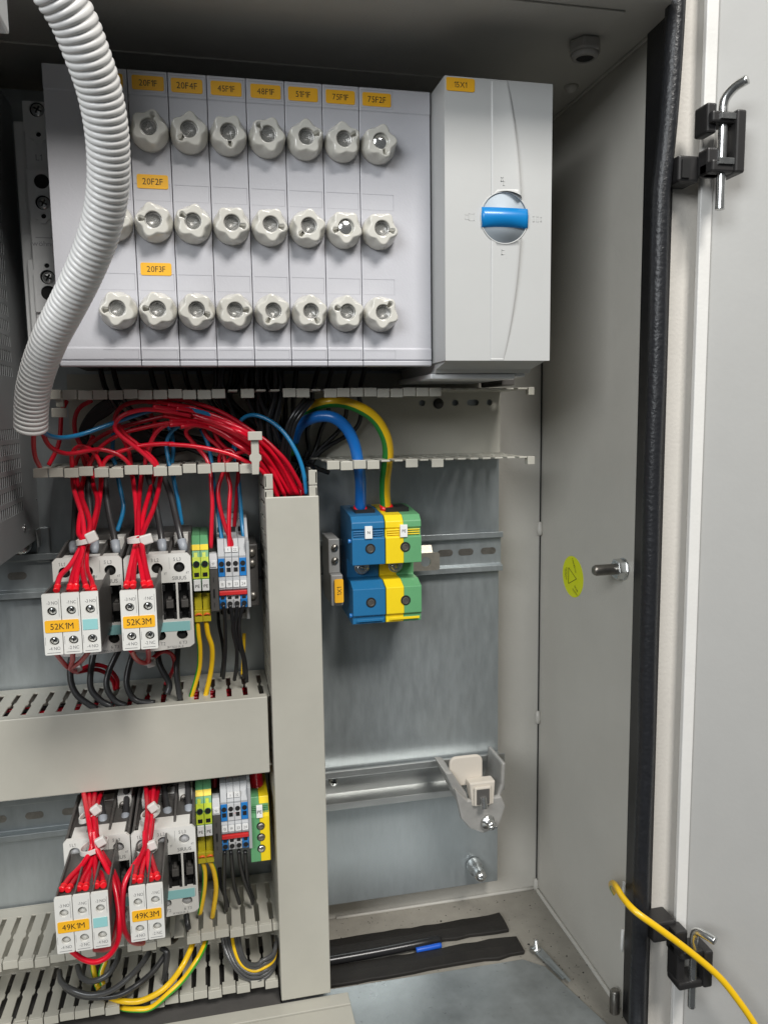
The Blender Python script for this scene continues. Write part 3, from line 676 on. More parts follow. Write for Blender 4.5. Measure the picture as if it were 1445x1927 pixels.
# ------------------------------------------------------------------ base strip at the left
t=EMP('busbar_holder',(-105,PD,50),'grey moulded busbar holder strip with screws, left of the fuse modules','busbar holder')
k=MB().box(-113,-86,602,655,52,214).box(-121,-113,610,655,54,203).box(-117,-112,604,655,60,110)
OBJ('holder_body',k,basep,t,bevel=0.8)
hs=MB()
def boss(zs,zlow,big,up):
    out=[]
    pass
k=MB()
for zc,s in ((209,-1),(146,-1),(98,1)):
    pts=[(-112.5,zc-9*s*-1)]
def lobe(zt,zb,big_c,small_c,screw_c,flip):
    outer=[(-112.6,zt),(-112.6,zb+8),(-109,zb+3),(-106.8,zb+2.2),(-105.6,zb),(-102.4,zb),(-101,zb+2.2),(-98.6,zb+3),(-93.6,zb+8),(-93.6,zt)]
    if flip: outer=[(x,zt+zb-z) for x,z in outer]
    hl=[circ(-103.6,small_c,1.7,12)]
    if big_c: hl.append(circ(-103.6,big_c,5.0,20))
    if screw_c: hl.append(circ(-103.6,screw_c,4.9,20))
    holed(outer,hl,600.2,602,k)
    for c,r in [(small_c,1.9)]+([(big_c,5.2)] if big_c else [])+([(screw_c,5.1)] if screw_c else []):
        OBJ('hole',MB().prism(circ(-103.6,c,r,16),601.7,601.95,'y'),holeb,t)
    if screw_c:
        q=MB(); screw_head(q,(-103,601.6,screw_c-0.6),4.1,mi=0,mi2=1,ang=0.5); OBJ('screw',q,[zinc,holeb],t)
lobe(213,186,None,192,208,False)
lobe(169,134,161.5,138.5,147.5,False)
lobe(110,74,87,105.5,97.8,True)
OBJS('contour_plate',k,basep,t,bevel=0.3)
TXT('L1',(-104.5,601.9,177.5),4.2,shade_e,t); TXT('w\u00f6hner',(-104,601.9,120.5),3.4,shade_e,t,wide=1.1)
OBJ('rule_line',MB().box(-110,-96,601.8,602,124.2,124.6),shade_e,t)
# ------------------------------------------------------------------ main switch box 15X1
t=EMP('main_switch_box',(196,PD,28),'tall light grey switch box with a blue rotary handle and the orange sticker 15X1','switch box')
BX0,BX1,BZ0,BZ1,BY=158.2,233.2,35.3,216.2,517
cx,czd,cr=199.6,129.2,16.6
k=MB()
outer=[(BX0,BZ0),(BX1,BZ0),(BX1,BZ1),(BX0,BZ1)]
holed(outer,[circ(cx,czd,cr,48)],BY,BY+1.6,k)
OBJ('front_cover',k,boxp,t,bevel=0.5)
k=MB()
k.prism([(BX0,BY+1.7),(BX0+1.5,BY+1.7),(BX0+1.5,648),(BX0-0.5,648),(BX0-0.5,560)],BZ0,BZ1,'z')
k.prism([(BX1-1.5,BY+1.7),(BX1,BY+1.7),(BX1+0.3,648),(BX1-1.5,648)],BZ0,BZ1,'z')
k.box(BX0+1.6,BX1-1.6,BY+1.7,648,BZ1-1.6,BZ1)
k.prism([(BY+1.7,BZ0+0.2),(545,31),(548,28.5),(648,28.5),(648,36),(BY+1.7,36)],BX0+1.6,BX1-1.6,'x')
OBJ('side_shell',k,boxp,t,bevel=0.5)
OBJ('base_foot',MB().box(BX0-1,BX1-12,550,650,24.5,28.3).box(BX1-11,BX1-3,552,650,26,31),basep,t,bevel=1)
OBJ('fixing_lug',MB().box(230,241,600,650,21.5,27),dgrey,t,bevel=1)
# raised swoosh band, in two halves round the dial
def band(sgn):
    k=MB(); N=26; prof=[]
    for i in range(N+1):
        u=i/N
        z=czd+sgn*(cr*0.7+ (86.5 if sgn>0 else 92.5-1.5)*u - (0 if True else 0))
        z=min(max(z,BZ0+0.6),BZ1-0.6)
        dd=min(1.0,abs(z-czd)/93.0)
        xr=cx+10.0*(1-dd**2.0)+ (-0.5)*dd + 0.0
        xl=cx-9.6
        wv=0.8+1.9*(1-dd)**0.6
        h=4.2*(1-dd)**0.7+0.3
        cs=[(xl,BY+0.3)]+[(xl+(xr-xl)*s_/9,BY-0.25-(h-0.25)*(s_/9)**1.6) for s_ in range(10)]+[(xr+wv*0.45,BY-h*0.75),(xr+wv,BY+0.25)]
        for (x,y) in cs:
            dx=x-cx; zc_=math.sqrt(max(0,(cr+0.5)**2-dx*dx)); prof.append((x,y,czd+sgn*max(abs(z-czd),zc_)))
    k.v=prof; n=len(cs)
    for i in range(N):
        for j in range(n-1): k.f.append([i*n+j,i*n+j+1,(i+1)*n+j+1,(i+1)*n+j]); k.m.append(0); k.s.append(1<=j<=9)
    OBJ('raised_band',k,boxp,t)
band(1); band(-1)
# bowl, handle
k=MB(); k.lathe([(cr,0.0),(cr-0.4,1.5),(cr-1.5,5.0),(cr-5,8.5),(cr-10,10.2),(0,10.8)],(cx,BY+0.3,czd),(0,1,0),48)
OBJ('dial_bowl',k,dial_m,t)
rg=MB(); rg.tube([(cx+(cr+0.1)*math.cos(a),BY-0.1,czd+(cr+0.1)*math.sin(a)) for a in [2*math.pi*i/60 for i in range(61)]],0.5,6,samples=1,caps=False); OBJ('dial_rim',rg,boxp,t)
k=MB()
N=20; vs=[]
for i in range(N+1):
    u=-1+2*i/N; x=cx+16.1*u
    ylow=czd-7.3+4.2*(1-u*u)*0.0
    bulge=(1-u*u)
    pts=[(BY+7,czd+6.4),(BY-1.0-1.0*bulge,czd+6.2),(BY-2.2-1.6*bulge,czd+1.5),(BY-1.8-1.4*bulge,czd-6.0+3.0*bulge),(BY+2.5,czd-7.6),(BY+7,czd-7.8)]
    for (y,z) in pts: vs.append((x,y,z))
n=6; fs=[]
for i in range(N):
    for j in range(n): fs.append([i*n+j,i*n+(j+1)%n,(i+1)*n+(j+1)%n,(i+1)*n+j])
fs.append(list(range(n))); fs.append([N*n+j for j in range(n)][::-1])
k.add(vs,fs,0,True); OBJ('rotary_handle',k,blue_h,t)
OBJ('handle_nub',MB().lathe([(2.0,0),(1.6,2),(0,2.6)],(cx-1,BY+4,czd-7.5),(0,-0.5,-1),12),blue_h,t)
OBJS('dial_stud',MB().lathe([(1.2,0),(0.8,1),(0,1.2)],(cx-1.5,BY+4.5,czd+12),(0,-1,0.2),12).lathe([(1.0,0),(0.6,0.8),(0,1)],(cx-1.5,BY+5.5,czd-14),(0,-1,0.2),12),dial_m,t)
lk=MB()
def fr2(x,z,w_,h_,y=BY-0.14): lk.box(x,x+w_,y,y+1.6,z,z+0.35).box(x,x+w_,y,y+1.6,z+h_-0.35,z+h_).box(x,x+0.35,y,y+1.6,z,z+h_).box(x+w_-0.35,x+w_,y,y+1.6,z,z+h_)
fr2(174.8,126.6,3.6,4.6); fr2(172.2,127.2,2.2,3.2)
fr2(198.2,149.6,3.4,3.0,BY-1.5); fr2(196.6,152.3,1.6,2.6,BY-1.4)
fr2(197.2,105.2,3.6,3.2,BY-1.5); fr2(200.4,102.5,1.4,2.4,BY-1.6)
fr2(219.8,127.4,1.2,3.6); fr2(222.4,127.4,1.6,3.6); fr2(225.3,127.6,0.9,3.0)
OBJS('lock_symbols',lk,boxp,t)
sticker('15X1',169.0,211.2,BY-0.1,19.2,8.2,t,th=3.7)
# ------------------------------------------------------------------ corrugated conduit
cp=[(78,-60,372),(112,-8,378),(140,40,384),(164,100,392),(186,165,402),(200,235,413),(205,300,424),(203,360,435),(192,420,447),(174,475,459),(150,530,472),(122,585,487),(96,635,502),(76,685,517),(64,730,529),(60,768,538),(59,806,545)]
pts=spline([P(x,y,D) for x,y,D in cp],40)
# resample by arc length
L=[0]
for i in range(1,len(pts)): L.append(L[-1]+(pts[i]-pts[i-1]).length)
def at(s):
    import bisect
    i=max(1,min(len(L)-1,bisect.bisect_left(L,s))); f=(s-L[i-1])/max(1e-9,L[i]-L[i-1]); return pts[i-1].lerp(pts[i],f)
pitch=3.45; per=8; N=int(L[-1]/pitch*per)
ring=[]; prf=[0.0,0.62,0.93,1.0,1.0,0.93,0.62,0.0]
k=MB(); nn=40; up=None
for i in range(N+1):
    s=i*pitch/per; c=at(s); tn=(at(min(L[-1],s+3))-at(max(0,s-3))).normalized()
    if up is None: up=Vector((0,-1,0))
    up=(up-tn*up.dot(tn)).normalized(); sd=tn.cross(up)
    r=9.6+0.75*prf[i%per]
    for j in range(nn):
        a=2*math.pi*j/nn; k.v.append(tuple(c+(up*math.cos(a)+sd*math.sin(a))*r))
for i in range(N):
    for j in range(nn): k.f.append([i*nn+j,i*nn+(j+1)%nn,(i+1)*nn+(j+1)%nn,(i+1)*nn+j]); k.m.append(0); k.s.append(True)
# inner wall at the open end
e=len(k.v)-nn; c=at(L[-1]); 
for dd,rr in ((0.3,9.0),(-12,8.8)):
    for j in range(nn):
        a=2*math.pi*j/nn; k.v.append(tuple(c+tn*dd+(up*math.cos(a)+sd*math.sin(a))*rr))
for q in (0,1):
    b0=e+q*nn
    for j in range(nn): k.f.append([b0+j,b0+(j+1)%nn,b0+nn+(j+1)%nn,b0+nn+j]); k.m.append(0); k.s.append(True)
OBJ('corrugated_conduit',k,conduit,None,label='white corrugated conduit curving down the left side in front of the fuse modules',cat='conduit',recalc=True)
# ================================================================== contactors
def contactor(ox,oz,lab,grp,left):
    """ox: right edge of the front plate, oz: its top; plate is 45 mm wide"""
    t=EMP('contactor',(ox-22.5,PD-8,oz-67),lab,'contactor',grp)
    x0=ox-44.2; zt,zb=oz,oz-66.6; y=550
    hx=[ox-37.0,ox-22.6,ox-8.0]; zh=oz-9.7; zl=oz-57.0
    out=[(x0+2.2,zb),(x0+10,zb-1.2),(ox-3,zb+0.6),(ox,zb+2.8),(ox-0.2,zt-2.4),(ox-2.4,zt),(x0+2.2,zt),(x0,zt-2.2),(x0,zb+2)]
    holes=[circ(x,zh,3.75,22) for x in hx]+[circ(x,zl,3.75,22) for x in hx]
    wins=[(ox-34.4,ox-25.0),(ox-20.6+0,ox-12.6+0)] 
    wins=[(ox-34.8,ox-25.2),(ox-22.6,ox-12.6),(ox-10.9,ox-1.4)]
    wins=[(ox-30.6,ox-21.6),(ox-20.0,ox-10.8),(ox-9.4,ox-1.3)]
    for a,b in wins: holes.append(rect(a,b,oz-46.0,oz-20.0))
    OBJ('front_plate',holed(out,holes,y,y+2.4),white,t,bevel=0.5)
    k=MB()
    for x in hx:
        for z in (zh,zl):
            k.lathe([(3.7,0),(3.7,9),(0,9)],(x,y+2.5,z),(0,1,0),18)
    OBJS('screw_well',k,holeb if oz>-200 else lgrey2,t)
    k=MB()
    for x in hx:
        for z in (zh,zl):
            screw_head(k,(x+0.3,y+10.5,z+0.4),3.3,mi=0,mi2=1,ang=0.2+x%1)
    OBJS('screw',k,[darkz,holeb],t)
    k=MB()
    for a,b in wins:
        k.box(a-0.8,b+0.8,y+10,y+11,oz-47,oz-19); k.box(a-0.8,a,y+2.5,y+10,oz-47,oz-19); k.box(b,b+0.8,y+2.5,y+10,oz-47,oz-19); k.box(a,b,y+2.5,y+10,oz-47,oz-46.1); k.box(a,b,y+2.5,y+10,oz-19.9,oz-19)
        m=(a+b)/2
        for (u,v) in ((oz-26,oz-21.5),(oz-46,oz-41.5)):
            k.box(a,a+1.9,y+0.6,y+10,u,v); k.box(b-1.9,b,y+0.6,y+10,u,v)
    OBJS('window_recess',k,black,t,bevel=0.2)
    k=MB()
    for a,b in wins:
        m=(a+b)/2; k.box(m-2.4,m+2.4,y+2.2,y+9.8,oz-38.5,oz-33.2); k.box(m-1.2,m+1.2,y+3.5,y+9.8,oz-33,oz-31.4)
    OBJS('contact_carrier',k,dgrey,t,bevel=0.3)
    OBJ('teal_strip',MB().box(ox-34,ox-2.4,y-0.25,y,oz-54.2,oz-47.6),teal,t)
    OBJ('teal_strip',MB().box(ox-41,ox-23,y-0.25,y,oz-24,oz-19.6),teal,t) 
    k=MB()
    for x,s in zip(hx,('1 L1','3 L2','5 L3')): TXT(s,(x-1.2,y-0.15,oz-3.9),2.4,None,None,mb=k,wide=0.9)
    for x,s in zip(hx,('2 T1','4 T2','6 T3')): TXT(s,(x+0.4,y-0.15,oz-62.6),2.2,None,None,mb=k,wide=0.9)
    for x,s in zip(hx,('1T','3T','4T')): TXT(s,(x+5.4,y-0.15,oz-13.6),1.6,None,None,mb=k,wide=0.8)
    TXT('SIRIUS',(ox-8.2,y-0.15,oz-17.0),2.6,None,None,mb=k,wide=1.0); TXT('SIEMENS',(ox-37,y-0.15,oz-17.0),2.6,None,None,mb=k,wide=0.9)
    TXT('3RT1025-1A..0',(ox-13,y-0.15,oz-65.2),1.5,None,None,mb=k,wide=0.9)
    OBJ('lettering',k,ink_g,t,recalc=False)
    k=MB(); k.box(ox-14.5,ox-14.35,y-0.15,y,oz-10.5,oz-2.5).box(ox-29,ox-28.85,y-0.15,y,oz-10.5,oz-2.5).box(ox-1.9,ox-1.7,y-0.15,y,oz-54,oz-48)
    OBJS('division_line',k,ink_g,t)
    # dark housing behind
    k=MB()
    k.box(x0+0.8,ox-0.6,562,598,zb+1,zt-3.0); k.box(x0+1.2,ox-1,598,650,zb+3,zt+1.5)
    k.box(x0+0.5,x0+2.5,552.6,562,zb+2,zt-1); k.box(ox-2.4,ox-0.5,552.6,562,zb+2,zt-1)
    for x in (ox-14.6,ox-29.5,x0+1.6,ox-1.5): 
        k.prism([(553,zt-4),(562,zt-0.5),(600,zt+3.6),(612,zt+3.6),(612,zt-5),(553,zt-5)],x-0.9,x+0.9,'x')
    k.box(x0+6,ox-0.6,612,650,zt+1,zt+6)
    OBJ('housing',k,dgrey,t,bevel=0.4)
    k=MB()
    k.box(x0+4.6,x0+9.4,590,611,zt-9,zt+4.0); k.box(ox-12.8,ox-2.6,596,611,zt-8,zt+6.2); k.box(ox-31,ox-16,600,611,zt-6,zt+2.2)
    k.box(x0+13.2,x0+20,604,611,zt-8,zt+5); k.box(x0+4.6,ox-4,553,570,zt-3.6,zt-1.2)
    OBJS('coil_terminal',k,white,t,bevel=0.4)
    k=MB(); screw_head(k,(ox-8.8,596,zt-1.0),3.0,mi=0,mi2=1)
    OBJ('coil_screw',k,[darkz,holeb],t)
    TXT('A2',(ox-22,599.8,zt-0.6),2.4,ink_g,t)
    OBJ('side_nub',MB().cyl((x0+0.5,600,zt-10),(-1,0,0),2.4,5,14),dgrey,t) if left else None
    return t
def auxblock(t,x0,zt,poles,label,lw,open_=False,y=490):
    W=10.75 if poles==3 else 10.65; H=37.2
    a=EMP('auxiliary_switch',(x0+W*poles/2,552,zt-H),None,None); 
    a.parent=t; a.location=(ORG[a.name]-ORG[t.name])*MM
    k=MB()
    for i in range(poles):
        xa=x0+W*i
        k.box(xa+0.5,xa+W-0.4,y+2.3,549.8,zt-H+1.2,zt-4.6); k.box(xa+0.35,xa+1.5,y+2.3,545,zt-4.6,zt-0.4)
    k.prism([(y+2.3,zt-H+1.0),(549.8,zt-H+6),(549.8,zt+2),(y+10,zt-0.2),(y+2.3,zt-0.6)],x0+W*poles-1.3,x0+W*poles-0.2,'x')
    OBJ('switch_body',k,dgrey,a,bevel=0.3)
    tx=MB(); pn=['-3 NO','-1 NC','-3 NO']; qn=['-4 NO','-2 NC','-4 NO']
    for i in range(poles):
        xa=x0+W*i+0.2; xb=xa+W-0.45; xm=(xa+xb)/2
        h1,h2=zt-10.6,zt-28.8
        OBJ('front_plate',holed(rrect(xa,xb,zt-H,zt,0.7,2),[circ(xm+0.2,h1,2.75,18),circ(xm+0.5,h2,2.75,18)],y,y+2.1),white,a,bevel=0.25)
        k=MB()
        for h in (h1,h2):
            screw_head(k,(xm+0.35,y+(3.4 if not open_ else 8),h+0.2),2.45,mi=0,mi2=1,ang=0.4+i+h)
            k.lathe([(2.74,0),(2.74,6)],(xm+0.3,y+2.2,h),(0,1,0),16,2)
        OBJS('screw',k,[zinc if not open_ else darkz,holeb,white if open_ else black],a)
        TXT(pn[i],(xm+0.6,y-0.12,zt-5.4),2.0,None,None,mb=tx,wide=0.85); TXT(qn[i],(xm+0.4,y-0.12,zt-33.2),2.0,None,None,mb=tx,wide=0.85)
        tx.box(xb-1.1,xb-0.95,y-0.12,y,zt-14,zt-3); tx.box(xa+0.6,xa+0.75,y-0.12,y,zt-31,zt-26)
    for i in range(poles):
        tx.box(x0+W*i+1.5,x0+W*i+W-1.8,y-0.12,y,zt-36,zt-35.7)
    OBJ('lettering',tx,ink_g,a,recalc=False)
    s=sticker('',x0+W-0.1,zt-19.7,y-0.1,lw,7.4,a,r=0.9); TXT(label,(x0+W-0.1,y-0.42,zt-19.7),3.9,ink,a,wide=0.93)
    if poles==3: OBJ('teal_marker',MB().box(x0+2*W+0.9,x0+3*W-1.4,y-0.3,y-0.05,zt-23,zt-16.6),teal,a)
    return a
GU='contactors of the upper row'; GL='contactors of the lower row'
c1=contactor(-59.4,-92.0,'upper left white contactor carrying the orange sticker 52K1M','contactors with auxiliary switches',True)
c2=contactor(-14.4,-92.4,'upper right white contactor carrying the orange sticker 52K3M','contactors with auxiliary switches',False)
c3=contactor(-64.4,-289.6,'lower left white contactor carrying the orange sticker 49K1M','contactors with auxiliary switches',False)
c4=contactor(-19.6,-289.6,'lower right white contactor carrying the orange sticker 49K3M','contactors with auxiliary switches',False)
auxblock(c1,P(79.5,1150,490).x,P(130,1116,490).z,3,'52K1M',19.2)
auxblock(c2,P(227,1150,490).x,P(260,1110,490).z,2,'52K3M',18.6)
auxblock(c3,P(103,1720,490).x,P(150,1685,490).z,3,'49K1M',18.6,True)
auxblock(c4,P(243,1700,490).x,P(272,1667,490).z,2,'49K3M',18.0,True)
# ------------------------------------------------------------------ rail terminals
def ux(x,y=1090,D=590): return P(x,y,D).x
def uz(y,x=400,D=590): return P(x,y,D).z
def terminals(dx,dz,row):
    # two green-yellow earth terminals
    for i in range(2):
        xa=ux(363.5)+dx+i*(ux(395)-ux(363.5))/2; xb=xa+(ux(395)-ux(363.5))/2-0.15; xm=(xa+xb)/2
        t=EMP('earth_terminal',(xm,PD-8,uz(1170)+dz),'%s green and yellow earth terminal marked PE in the %s row of terminals'%(('left','right')[i],row),'terminal','green and yellow earth terminals')
        z=lambda y: uz(y)+dz
        k=MB(); k.prism([(652,z(1012)),(606,z(1012)),(598,z(1026)),(592,z(1050)),(590,z(1088)),(592,z(1110)),(600,z(1114)),(600,z(1150)),(596,z(1172)),(652,z(1174))],xa,xb,'x'); OBJ('body',k,[tgreen,tylgr],t,bevel=0.3)
        OBJ('yellow_band',MB().prism([(597.6,z(1026.5)),(594.8,z(1036)),(596,z(1036)),(599,z(1026.5))],xa+0.1,xb-0.1,'x'),tyel,t)
        k=MB().prism([(591.9,z(1048)),(589.6,z(1064)),(589.4,z(1087)),(592,z(1088)),(593,z(1048))],xa+0.15,xb-0.15,'x'); k.prism([(593.2,z(1040)),(591.6,z(1049)),(593,z(1049)),(594,z(1040))],xm-1.6,xm+0.9,'x'); OBJS('yellow_green_face',k,tylgr,t)
        OBJ('wire_hole',MB().lathe([(2.6,0),(2.3,-0.4),(2.2,0.4)],(xm,589.2,z(1060)),(0,1,0),18),tgreen,t)
        OBJS('hole',MB().prism(circ(xm,z(1060.5),2.1,16),588.9,589.3,'y').box(xm-1.7,xm+1.7,588.95,589.4,z(1083),z(1076)),holeb,t)
        s=OBJ('marker',MB().box(xa+0.5,xb-0.3,588.6,590.2,z(1110),z(1089)),wlabel,t,bevel=0.2); TXT('PE',(xm+0.2,588.45,z(1101)),2.3,ink,s)
        k=MB().box(xa+0.3,xb-0.2,595.5,601,z(1149),z(1117)).box(xa,xb,593,602,z(1171),z(1149)); OBJS('lower_body',k,olive,t,bevel=0.4)
        OBJ('ring',MB().lathe([(2.7,0),(3.0,1),(2.2,1.6),(1.8,1.0)],(xm,594.5,z(1159)),(0,-0.8,-0.6),16),mat_or,t)
    # marker block
    xa,xb=ux(395)+dx,ux(411)+dx; z=lambda y: uz(y)+dz
    t=EMP('end_stop',((xa+xb)/2,PD-8,z(1150)),'narrow dark grey end stop with a white number marker in the %s row of terminals'%row,'end stop','dark grey end stops beside the earth terminals')
    OBJ('body',MB().prism([(652,z(1045)),(596,z(1045)),(589,z(1056)),(589,z(1150)),(652,z(1150))],xa+0.2,xb,'x'),dgrey,t,bevel=0.4)
    OBJ('top_clip',MB().prism([(604,z(1044)),(595.4,z(1044)),(588.4,z(1055)),(588.4,z(1070)),(604,z(1070))],xa+0.3,xb-0.2,'x'),lgrey2,t,bevel=0.3)
    s=OBJ('marker',MB().box(xa+0.9,xb-0.9,587.6,588.6,z(1066),z(1054)),wlabel,t,bevel=0.2); TXT('17' if dz==0 else '12',((xa+xb)/2,587.4,z(1060)),2.0,ink_g,s)
    k=MB().box(xa+2.3,xb-2.6,588.3,589.2,z(1124),z(1108)).box(xa+2.6,xb-3.2,588.6,589.2,z(1095),z(1086)).box(xa+2.6,xb-3.2,588.6,589.2,z(1142),z(1134)); OBJS('slot',k,holeb,t)
    # four clamp terminals
    cuts=[411.7,424.6,438.0,451.3,465.0]
    num=['13','19','23','24']; pos=['leftmost','second','third','rightmost']
    for i in range(4):
        xa,xb=ux(cuts[i])+dx+0.08,ux(cuts[i+1])+dx-0.08; xm=(xa+xb)/2
        blue=i in (0,3)
        t=EMP('clamp_terminal',(xm,PD-8,z(1190)),'%s double clamp terminal marked %s in the %s row of terminals'%('blue faced' if blue else 'light grey',num[i],row),'terminal','numbered double clamp terminals')
        prof=[(652,z(977)),(622,z(977)),(620,z(1016)),(598,z(1018)),(590,z(1048)),(590,z(1088)),(588.5,z(1092)),(588.5,z(1110)),(590.5,z(1112)),(590.5,z(1123)),(592,z(1146)),(615,z(1148)),(622,z(1188)),(652,z(1190))]
        OBJ('body',MB().prism(prof,xa,xb,'x'),lgrey,t,bevel=0.25)
        f=tblue2 if blue else lgrey2
        k=MB().prism([(589.5,z(1052)),(589.4,z(1086)),(591,z(1086)),(591,z(1052))],xa+0.1,xb-0.1,'x'); OBJ('upper_face',k,f,t,bevel=0.2)
        k=MB().prism([(589.9,z(1122)),(589.0,z(1130)),(591,z(1147)),(594,z(1147)),(594,z(1122))],xa+0.1,xb-0.1,'x'); OBJ('lower_face',k,f,t,bevel=0.2)
        k=MB().prism(circ(xm,z(1062),1.9,14),589.0,589.35,'y').box(xm-1.5,xm+1.5,589.1,589.4,z(1077.5),z(1069.5)).box(xm-1.5,xm+1.5,588.9,589.3,z(1129),z(1123.5)); k.prism(circ(xm,z(1138),1.9,14),589.4,590.0,'y')
        k.box(xm-1.6,xm+1.6,619,620,z(1012),z(1003)); k.prism(circ(xm,z(992),1.9,14),621.4,622,'y'); k.prism(circ(xm,z(1170),1.8,14),616,620,'y')
        OBJS('wire_hole',k,holeb,t)
        s=OBJ('marker',MB().prism(rrect(xa+0.3,xb-0.3,z(1106),z(1093.5),0.6,2),587.8,588.6,'y'),wlabel,t); TXT(num[i],(xm,587.6,z(1099.8)),2.2,ink_g,s,wide=0.85)
        if i in (1,2):
            s=OBJ('marker',MB().box(xa+0.3,xb-0.3,590.6,592.6,z(1041),z(1031)),wlabel,t); TXT('1' if i==1 else '22',(xm,590.4,z(1036)),2.0,ink_g,s,wide=0.85)
    xa,xb=ux(465)+dx,ux(471)+dx
    t=EMP('end_plate',((xa+xb)/2,PD-8,z(1185)),'thin grey end plate closing the numbered terminals in the %s row'%row,'end plate','thin grey end plates of the terminal rows')
    OBJ('plate',MB().prism([(652,z(980)),(612,z(984)),(600,z(1018)),(589,z(1022)),(588,z(1146)),(612,z(1148)),(616,z(1186)),(652,z(1188))],xa,xb,'x'),lgrey,t,bevel=0.3)
    xa,xb=ux(412)+dx,ux(464.4)+dx
    OBJ('jumper_bar',MB().box(xa,xb,587.6,590.2,z(1121),z(1113)),redp,None,bevel=0.5,label='red jumper bar plugged across the numbered terminals of the %s row'%row,cat='jumper bar',group='red jumper bars')
    # end clamp
    xa,xb=ux(472)+dx,ux(489)+dx
    if dz==0:
        t=EMP('end_clamp',((xa+xb)/2,PD-8,z(1155)),'dark screwed end clamp right of the %s row of terminals'%row,'end clamp')
        OBJ('body',MB().box(xa,xb,606,652,z(1155),z(1034)),dgrey,t,bevel=1)
        k=MB()
        for yy in (1050,1071,1134): k.lathe([(3,0),(3,1.6),(0,1.9)],((xa+xb)/2-1.2,606,z(yy)),(0,-1,0),16)
        OBJS('screw',k,darkz,t)
    else:
        xa,xb=P(471,1560,592).x,P(508,1560,592).x; zt,zb=P(490,1510,592).z,P(490,1621,592).z
        t=EMP('large_earth_terminal',((xa+xb)/2,PD-8,zb),'large green and yellow earth terminal with three screw holes beside the upright duct','terminal')
        xm=(xa+xb)/2
        OBJ('green_half',MB().prism([(652,zt+3),(598,zt+2),(592,zt-12),(592,zb),(652,zb)],xa,xm,'x'),tgreen,t,bevel=0.4)
        OBJ('yellow_half',MB().prism([(652,zt+3),(598,zt+2),(592,zt-12),(592,zb),(652,zb)],xm+0.05,xb,'x'),tyel,t,bevel=0.4)
        for q,hz in enumerate((zt-19.5,zt-28.7,zt-38.2)):
            OBJ('screw_hole',MB().prism(circ(xm+0.6,hz,3.2,20),591.7,592.2,'y'),holeb,t)
            OBJ('screw',MB().lathe([(2.8,0),(2.6,0.4),(0,0.5)],(xm+0.9,591.75,hz-0.4),(0,-1,0),16),darkz if q<2 else zinc,t)
        s=OBJ('marker',MB().box(xm-2.4,xm+2.4,590.5,592.6,zt-12,zt-2),wlabel,t,bevel=0.3); TXT('PE',(xm,590.3,zt-7),2.6,ink,s)
        k=MB()
        for q in range(5): k.box(xa+0.5,xb-0.5,592.4+0.2*q,594.6,zt-3-1.6*q,zt-2.2-1.6*q)
        OBJS('rib',k,tgreen,t)
mat_or=mat('orange_red_ring',(0.85,0.16,0.02),0.4)
NTH={'13':'leftmost','19':'second','23':'third','24':'rightmost'}
terminals(0,0,'upper')
lx=P(386,1549,590).x-P(380,1090,590).x; lz=P(420,1575,590).z-P(420,1113,590).z+1.5
terminals(lx,lz,'lower')
# ------------------------------------------------------------------ power terminals N and PE
def power(xa,xm,xb,ca,cb,lab,txt,cat):
    t=EMP('power_terminal',((xa+xb)/2,PD-4,-168),lab,cat,'large power terminals')
    def side(x0,x1,m,nm):
        k=MB()
        k.prism([(655,-76),(640,-76),(606,-79.5),(601,-84),(600.6,-89),(602,-89.6),(602,-96),(600,-96.6),(600,-117.6),(626,-116.5),(626,-132),(612,-132.5),(600.6,-137),(600.6,-158.5),(603,-160),(603,-165.6),(607,-167),(655,-165)],x0,x1,'x')
        return OBJ(nm,k,m,t,bevel=0.5)
    if xm is None: side(xa,xb,ca,'body'); xm=(xa+xb)/2
    else: side(xa,xm,ca,'yellow_half'); side(xm+0.05,xb,cb,'green_half')
    k=MB()
    for z in (-104.6,-148.0):
        k.prism(circ(xm+1.2,z,4.0,24),599.5 if z>-120 else 600.1,600.2 if z>-120 else 600.8,'y')
    OBJS('screw_hole',k,holeb,t)
    k=MB()
    for z in (-104.6,-148.0):
        k.lathe([(3.0,0.1),(2.7,0.5),(2.0,0.5),(1.9,0.15)],(xm+1.3,600.1 if z<-120 else 599.6,z-0.4),(0,-1,0),12,0,False)
    OBJS('socket_screw',k,darkz,t)
    k=MB().box(xa+2,xa+(xb-xa)/2-3,599.9,601,-94.6,-90.6)
    k=MB()
    for q in range(3): k.box(xa+1.2,xb-1.0,600.9,602.5,-91.4-1.8*q,-90.6-1.8*q)
    k.box(xa+3,xb-2,600.4,601,-163.5,-161.5)
    OBJS('grip_rib',k,ca,t,bevel=0.2)
    mk=OBJ('marker',MB().box(xm-2.9,xm+2.9,598.6,601.8,-96.6,-86.8),wlabel,t,bevel=0.2); TXT(txt,(xm,598.45,-91.6),2.2,ink,mk)
    k=MB(); k.cyl((xm-1.5,626,-123.6),(0,-1,0),5.4,2.0,24); k.cyl((xm-1.5,624,-123.6),(0,-1,0),6.2,0.8,24)
    k.prism([(xm-1.5+4.4*math.cos(math.radians(60*i)),-123.6+4.4*math.sin(math.radians(60*i))) for i in range(6)],619,624,'y'); OBJS('hex_bolt',k,zinc,t,bevel=0.3)
    k=MB().lathe([(2.4,0),(1.3,1.2),(0,1.4)],(xm-1.5,619.5,-123.6),(0,-1,0),14); OBJ('bolt_recess',k,darkz,t)
    return t
t=power(107.0,None,133.2,tblue,None,'blue power terminal marked N with a thick blue cable entering its top','N','power terminal')
OBJS('side_nub',MB().cyl((107.2,606,-99),(-1,0,0),1.8,2.4,14).cyl((107.2,606,-159),(-1,0,0),1.8,2.4,14),tblue2,t,bevel=0.3)
